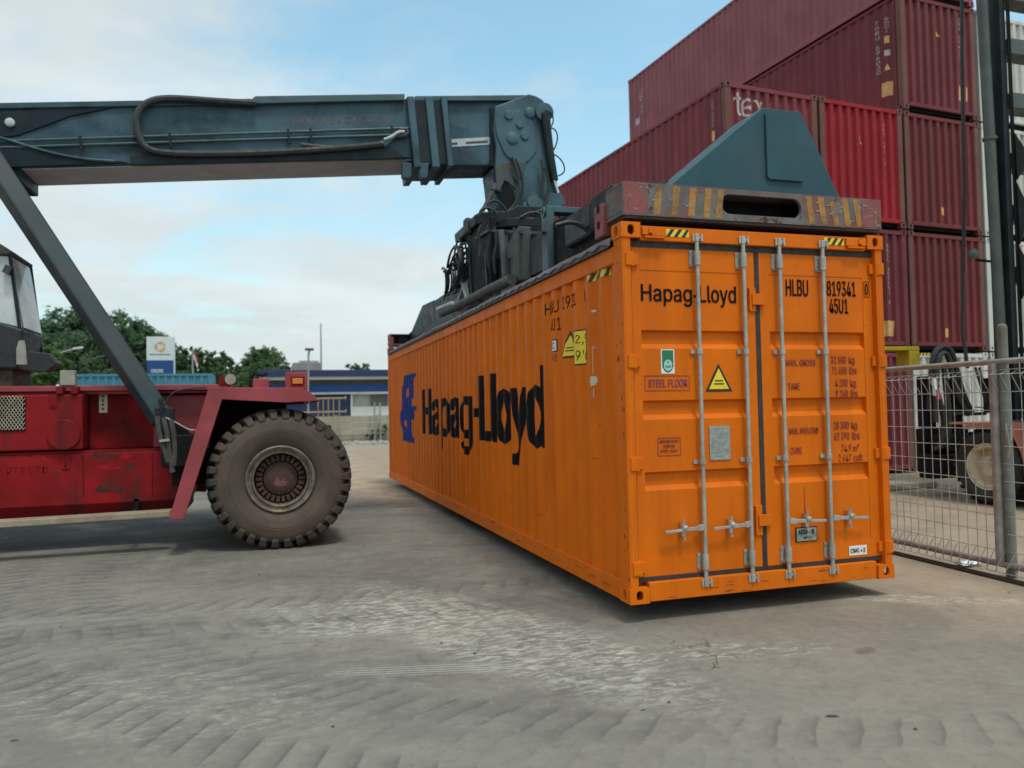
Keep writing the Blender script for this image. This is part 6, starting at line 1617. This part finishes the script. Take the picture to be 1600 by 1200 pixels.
MB().box(xl + 0.4, YB + 0.1, 0, xn, YB + 8, zrow(616) - 0.003).build('navy_panel', M['navy'], bd)
MB().box(xn + 0.003, YB - 0.02, 0, xc2, YB + 0.4, zrow(616) - 0.003).build('column', M['bwhite'], bd)
zs = zrow(636); zh = zrow(616) - 0.003
MB().box(xc2 + 0.003, YB + 0.08, 0, xr - 0.3, YB + 8, zs).build('lower_wall', M['bwhite'], bd)
xw = xc2 + 0.05; k = 0
MB().box(xc2 + 0.003, YB + 0.6, zs + 0.003, xr - 0.3, YB + 8, zh).build('inner_wall', M['bgrey'], bd)
while xw < xr - 2:
    w = 1.05
    f = MB().box(xw, YB + 0.18, zs + 0.01, xw + w, YB + 0.24, zh - 0.01).build('window', M['blind' if k % 2 == 0 else 'glassdk'], bd)
    MB().box(xw + w + 0.002, YB + 0.10, zs + 0.01, xw + w + 0.06, YB + 0.30, zh - 0.01).build('mullion', M['bgrey'], bd)
    xw += w + 0.07; k += 1
tk = thing('water_tank', (0, YB + 4, zrow(579)), 'pale round water tank on the roof of the blue building', 'tank')
a = B(483, 578, YB + 4); zr = zrow(579)
mb = MB(); mb.box(a.x - 1.1, YB + 2.7, zr + 0.003, a.x + 0.75, YB + 5.3, B(470, 568.5, YB + 4).z); mb.build('tank_base', M['bgrey'], tk)
z1 = B(470, 568.5, YB + 4).z + 0.003; z2 = B(485, 563.5, YB + 4).z
mb = MB(); mb.lathe((a.x + 0.0, YB + 4, z1), (0, 0, 1), [(0, 0.001), (0, 0.62), ((z2 - z1) * 0.75, 0.62), ((z2 - z1) * 0.75, 0.72), (z2 - z1, 0.70), (z2 - z1, 0.001)], 24); mb.build('tank_body', M['bwhite'], tk, smooth=True)
# ochre pipe rack in front of the navy panel
pr2 = thing('pipe_rack', (0, YW + 2, 0), 'ochre pipe rack with two rails and uprights before the navy panel', 'pipe rack')
YP = YW + 2.0
za, zb3 = at(530, 622.5, 'y', YP).z, at(530, 643.5, 'y', YP).z
xa, xb = at(490, 625, 'y', YP).x - 1.5, at(539, 625, 'y', YP).x
for z in (za, zb3):
    MB().tube([(xa, YP, z), (xb, YP, z)], 0.05, 8).build('rail', M['ochre'], pr2)
    MB().lathe((xb, YP, z), (1, 0, 0), [(0, 0.001), (0, 0.12), (0.06, 0.12), (0.06, 0.001)], 12).build('flange', M['ochre'], pr2)
for px in (497, 505, 513, 521, 530):
    x = at(px, 630, 'y', YP).x; MB().tube([(x, YP, 0), (x, YP, za)], 0.035, 6).build('upright', M['ochre'], pr2)
# mesh fence posts beside the wall
for k, px in enumerate((586, 594.5)):
    q = at(px, 690, 'z', 0.0); s = MB(); h_ = at(px, 631, 'y', q.y).z
    s.tube([(q.x, q.y, 0), (q.x, q.y, h_)], 0.045, 8); s.lathe((q.x, q.y, h_), (0, 0, 1), [(0, 0.06), (0.05, 0.03), (0.06, 0.001)], 8)
    o = s.build('fence_post', M['pole']); tag(o, ('thin grey post by the wall, further from the orange container', 'thin grey post by the wall, next to the orange container')[k], 'post', 'posts by the boundary wall')
random.seed(31); rb = MB()
for k in range(150):
    px = random.uniform(535, 606); q = at(px, 692 + random.uniform(-2.5, 3), 'z', 0.0); s = random.uniform(0.03, 0.12)
    vs = [(q.x + s * random.uniform(0.6, 1.3) * a, q.y + s * random.uniform(0.6, 1.2) * b_, s * random.uniform(0.4, 0.9) * c) for a in (-1, 1) for b_ in (-1, 1) for c in (0, 1)]
    rb.add(vs, [(0, 1, 3, 2), (4, 6, 7, 5), (0, 4, 5, 1), (2, 3, 7, 6), (0, 2, 6, 4), (1, 5, 7, 3)])
o = rb.build('rubble', M['stone']); tag(o, 'strip of pale rubble along the foot of the concrete wall', 'rubble', kind='stuff')

# sign pylon
YS = 35.0
sg = thing('sign_pylon', (at(250, 560, 'y', YS).x, YS, 0), 'white and blue sign board with a golden ring emblem before the trees', 'sign')
s0, s1 = at(229, 560, 'y', YS).x, at(271, 560, 'y', YS).x
zt0, zm, zb4 = at(250, 526, 'y', YS).z, at(250, 563, 'y', YS).z, at(250, 640, 'y', YS).z
MB().box(s0, YS, zm, s1, YS + 0.25, zt0).build('white_panel', M['signw'], sg, bevel=0.01)
MB().box(s0, YS, 0, s1, YS + 0.25, zm - 0.003).build('blue_panel', M['signb'], sg, bevel=0.01)
MB().box(s1 + 0.003, YS + 0.02, 0, s1 + 0.06, YS + 0.2, zt0).build('edge_strip', M['signw'], sg)
c = at(250, 542, 'y', YS); mb = MB()
for k in range(3):
    a0 = 2 * PI * k / 3; vs = []
    for i in range(13):
        a = a0 + 2.1 * i / 12; ro = 0.21; w = 0.11 * math.sin(PI * (i + 0.6) / 13.2)
        vs.append((c.x + (ro + w / 2) * math.cos(a), YS - 0.004, c.z + (ro + w / 2) * math.sin(a))); vs.append((c.x + (ro - w) * math.cos(a + 0.2), YS - 0.004, c.z + (ro - w) * math.sin(a + 0.2)))
    mb.add(vs, [(2 * i, 2 * i + 1, 2 * i + 3, 2 * i + 2) for i in range(12)])
mb.build('ring_emblem', M['gold'], sg)
mb = MB(); random.seed(6); u = s0 + 0.12
while u < s1 - 0.14:
    w = random.uniform(0.03, 0.055); flat(mb, rect(u, at(250, 555, 'y', YS).z, u + w, at(250, 553, 'y', YS).z), lambda p_, q_: (p_, YS - 0.004, q_)); u += w + 0.018
mb.build('sign_line', M['hosegrey'], sg)
mb = MB(); u = s0 + 0.20
for w in (0.10, 0.07, 0.10, 0.07, 0.09):
    z0_, z1_ = at(250, 582, 'y', YS).z, at(250, 577, 'y', YS).z
    plate(mb, [rect(u, z0_, u + w, z1_), rect(u + 0.025, z0_ + 0.03, u + w - 0.02, z1_ - 0.03)], lambda p_, q_, w_: (p_, YS - 0.003 - w_, q_), 0.002); u += w + 0.022
mb.build('sign_word', M['signw'], sg)

# poles
fp = at(301, 560, 'y', 34.0); h_ = at(300, 546, 'y', 34.0).z
fl = thing('flag_pole', (fp.x, 34.0, 0), 'slim pale flagpole with a hanging red and white flag', 'flagpole')
MB().tube([(fp.x, 34, 0), (fp.x, 34, h_)], [0.06, 0.035], 8).build('pole', M['pole'], fl, smooth=True)
def flagpart(z0, z1, m):
    mb = MB(); n = 8; vs = []
    for i in range(n + 1):
        t = i / n; dx = 0.20 * t; dz = -0.48 * t ** 1.3; dy = 0.05 * math.sin(5 * t)
        vs += [(fp.x + 0.04 + dx, 34 + dy, h_ + z1 + dz), (fp.x + 0.04 + dx * 0.8, 34 + dy, h_ + z0 + dz)]
    mb.add(vs, [(2 * i, 2 * i + 1, 2 * i + 3, 2 * i + 2) for i in range(n)]); o = mb.build('flag', m, fl, smooth=True)
flagpart(-0.22, -0.02, M['flagr']); flagpart(-0.42, -0.22, M['white'])
lp = at(481, 600, 'y', 42.0); h_ = at(484, 547, 'y', 42.0).z
ll = thing('street_lamp', (lp.x, 42.0, 0), 'thin street lamp with small head standing before the blue building', 'street lamp')
MB().tube([(lp.x, 42, 0), (lp.x, 42, h_ * 0.55), (lp.x + 0.06, 42, h_ - 0.25), (lp.x + 0.12, 42, h_)], 0.06, 8).build('pole', M['pole'], ll, smooth=True)
MB().box(lp.x - 0.14, 41.8, h_ - 0.02, lp.x + 0.36, 42.2, h_ + 0.10).build('lamp_head', M['hosegrey'], ll, bevel=0.02)
tp = at(502, 575, 'y', 58.0); h_ = at(502, 505, 'y', 58.0).z
o = MB().tube([(tp.x, 58, 0), (tp.x, 58, h_)], [0.10, 0.05], 8).build('antenna_pole', M['pole'], None, smooth=True); tag(o, 'tall thin bare pole rising behind the blue building', 'pole')
a = at(118, 545, 'y', 34.0)
l2 = thing('street_lamp', (a.x - 0.6, 34.0, 0), 'curved arm street lamp in front of the big dark trees', 'street lamp')
mb = MB(); mb.tube([(a.x - 1.1, 34, 0), (a.x - 1.1, 34, a.z - 1.0), (a.x - 0.95, 34, a.z - 0.5), (a.x - 0.5, 34, a.z - 0.15), (a.x, 34, a.z)], 0.045, 8); mb.build('pole', M['pole'], l2, smooth=True)
mb = MB(); mb.bar((a.x - 0.1, 34, a.z), (a.x + 0.30, 34, a.z + 0.06), 0.16, 0.09); mb.build('lamp_head', M['bwhite'], l2, bevel=0.02)

# light blue container far off
YF = 30.0
x0 = at(112, 590, 'y', YF).x; x1 = at(331, 595, 'y', YF).x; zt2 = at(220, 584.0, 'y', YF).z
fc = thing('shipping_container', (x0, YF, 0), 'light blue container far behind the red machine, only its top edge showing', 'container')
cf = Corr(x0 + 0.12, x1 - 0.12, 0.278, 0.05)
mb = MB(); cf.panel(mb, 0.15, zt2 - 0.10, lambda u, v, d: (u, YF + 0.02 + d, v)); mb.build('side_panel', M['cyan'], fc)
MB().box(x0 + 0.121, YF, zt2 - 0.099, x1 - 0.121, YF + 0.08, zt2).build('top_rail', M['cyan'], fc); MB().box(x0 + 0.121, YF, 0, x1 - 0.121, YF + 0.08, 0.149).build('bottom_rail', M['cyan'], fc)
for x in (x0, x1 - 0.12): MB().box(x, YF - 0.002, 0, x + 0.12, YF + 2.44, zt2 + 0.004).build('corner_post', M['cyan'], fc)
MB().box(x0 + 0.121, YF + 0.085, 0.1, x1 - 0.121, YF + 2.42, zt2 - 0.02).build('body', M['cyan'], fc)

# ------------------------------------------------------------------ trees
def tree(y, blobs, trunk_px, leafm, label, n, size=0.20, feather=False, group='trees beyond the wall', seed=1, name='tree', dens=1.0):
    """blobs: (px, py, radius in px) of the leaf clumps; trunk_px: pixel x of the stem"""
    rnd = random.Random(seed)
    base = at(trunk_px, 600, 'y', y); depth = (Vector((base.x, y, 1)) - CAM).dot(fw); m_px = depth / F_PX
    t = thing(name, (base.x, y, 0), label, 'tree', group)
    cs_ = []
    for (px, py, r) in blobs:
        q = at(px, py, 'y', y + rnd.uniform(-0.5, 0.5) * r * m_px * 1.3); cs_.append((q, r * m_px))
    zlow = min(c.z - r for c, r in cs_)
    mb = MB(); fork = Vector((base.x, y, max(1.0, zlow + 0.15 * (max(c.z for c, r in cs_) - zlow))))
    hh = max(c.z for c, r in cs_)
    mb.tube([(base.x, y, 0), (base.x + 0.05 * rnd.uniform(-1, 1), y, fork.z * 0.55), fork], [hh * 0.035, hh * 0.028, hh * 0.022], 8)
    for c, r in cs_:
        mid = fork.lerp(c, 0.5) + Vector((rnd.uniform(-.2, .2), rnd.uniform(-.2, .2), -0.1 * r)); mb.tube([fork, mid, c + Vector((0, 0, r * 0.4))], [hh * 0.016, hh * 0.010, hh * 0.004], 6)
        for _ in range(4):
            d = Vector((rnd.gauss(0, 1), rnd.gauss(0, 1), rnd.gauss(0.2, 0.8))).normalized(); mb.tube([mid.lerp(c, 0.7), c + d * r * 0.9], [hh * 0.006, hh * 0.002], 5)
    mb.build('trunk', M['trunk'], t)
    lf = MB(); vs = []; fs = []
    tot = sum(r ** 2 for c, r in cs_)
    for c, r in cs_:
        k = int(n * r * r / tot)
        # sub-clumps on the shell of the blob, leaves around each
        k = int(k * 1.7); sub = max(6, k // 26)
        for _ in range(sub):
            d = Vector((rnd.gauss(0, 1), rnd.gauss(0, 1), rnd.gauss(0, 1))).normalized()
            p = c + d * r * (0.45 + 0.60 * rnd.random() ** 0.6); sr = r * rnd.uniform(0.16, 0.32)
            out = Vector((d.x, d.y, d.z * 0.6 + 0.25)).normalized()
            for _ in range(26):
                if feather:
                    q = p + out * rnd.uniform(0, sr * 2.4) + Vector((rnd.gauss(0, 1), rnd.gauss(0, 1), rnd.gauss(0, 0.4))) * sr * 0.35
                else:
                    q = p + Vector((rnd.gauss(0, 1), rnd.gauss(0, 1), rnd.gauss(0, 0.7))) * sr * 0.6
                a = Vector((rnd.gauss(0, 1), rnd.gauss(0, 1), rnd.gauss(0, 0.6))).normalized(); nrm = (d + Vector((rnd.gauss(0, .7), rnd.gauss(0, .7), rnd.gauss(0.6, .6)))).normalized()
                b_ = nrm.cross(a)
                if b_.length < 0.05: continue
                b_.normalize(); s = size * 0.78 * rnd.uniform(0.55, 1.3)
                i = len(vs); vs += [q - a * s, q + b_ * s * 0.42, q + a * s, q - b_ * s * 0.42]; fs.append((i, i + 1, i + 2, i + 3))
    lf.add(vs, fs); lf.build('crown', leafm, t)
    return t
tree(50, [(92, 520, 34), (130, 515, 32), (75, 560, 36), (118, 565, 40), (160, 545, 38), (60, 530, 26)], 100, M['leaf_dark'], 'big dark broadleaf tree left of the slanted lift cylinder', 9000, 0.24, seed=2)
tree(48, [(185, 520, 30), (215, 535, 32), (240, 545, 28), (200, 560, 40), (245, 575, 34), (170, 580, 34), (265, 560, 18)], 205, M['leaf_dark'], 'dark broadleaf tree just behind the white and blue sign board', 9000, 0.22, seed=3)
tree(42, [(290, 562, 16), (318, 568, 18), (305, 585, 22), (275, 590, 18), (335, 588, 14)], 305, M['leaf_mid'], 'mid green feathery tree right behind the flagpole', 4200, 0.17, True, seed=4)
tree(44, [(345, 580, 15), (352, 562, 10), (366, 590, 16), (335, 595, 14), (322, 598, 14)], 350, M['leaf_mid'], 'small feathery tree between the flagpole tree and the pointed tree', 3000, 0.16, True, seed=5)
tree(52, [(405, 556, 15), (422, 560, 18), (398, 572, 20), (432, 576, 18), (415, 588, 24), (385, 585, 16), (440, 588, 12)], 412, M['leaf_mid'], 'pointed mid green tree at the left end of the blue building', 5200, 0.20, seed=6)
tree(60, [(548, 573, 5), (560, 575, 6), (570, 576, 6)], 560, M['leaf_mid'], 'small tree top showing above the roof of the blue building', 500, 0.20, True, seed=7)
tree(33, [(80, 552, 9), (88, 565, 12), (78, 580, 14), (98, 575, 10), (70, 590, 16)], 84, M['leaf_light'], 'bright light green bush beside the cab', 2200, 0.15, True, seed=8)
tree(56, [(20, 540, 45), (-40, 530, 50), (40, 580, 40)], 0, M['leaf_dark'], 'dark tree seen through the cab windows at the left edge', 5000, 0.26, seed=9)
tree(58, [(300, 600, 28), (345, 605, 26), (390, 603, 28), (265, 600, 26), (445, 605, 20)], 340, M['leaf_dark'], 'low dark leafy tree row filling in behind the feathery trees', 4500, 0.24, seed=10)
tree(37.6, [(590, 676, 7), (600, 672, 6), (578, 684, 5)], 592, M['leaf_dark'], 'dark weedy shrub at the foot of the wall posts', 500, 0.10, True, group=None, seed=11, name='shrub')

# ------------------------------------------------------------------ loose bits on the concrete
random.seed(9)
for k, (px, py) in enumerate(((22, 1158), (1045, 1098), (575, 830), (742, 1022), (95, 980), (1300, 1120), (520, 1136), (930, 1036), (690, 1005), (1005, 1110), (405, 898), (1430, 1140))):
    q = at(px, py, 'z', 0.0); s = random.uniform(0.006, 0.013); mb = MB()
    ln = 3.2 if k in (0, 5, 9) else 1.2; an = random.uniform(-0.6, 0.9)
    pts = [Vector((random.uniform(.7, 1.2) * a * ln, random.uniform(.7, 1.2) * b_, 0)) for a, b_ in ((-1, -.3), (-.4, -1), (.6, -.8), (1, .1), (.5, .9), (-.6, .7))]
    rot = Matrix.Rotation(an, 3, 'Z'); pts = [rot @ (p * s) + q for p in pts]
    n = 6; topz = s * 0.7
    mb.add([(p.x, p.y, -0.002) for p in pts] + [(q.x + (p.x - q.x) * .6, q.y + (p.y - q.y) * .6, topz) for p in pts], [list(range(n, 2 * n))] + [(i, (i + 1) % n, n + (i + 1) % n, n + i) for i in range(n)])
    o = mb.build('pebble', M['stone' if k == 2 else 'pebble']); tag(o, 'small chip of debris lying on the open concrete yard', 'pebble', 'chips on the concrete')
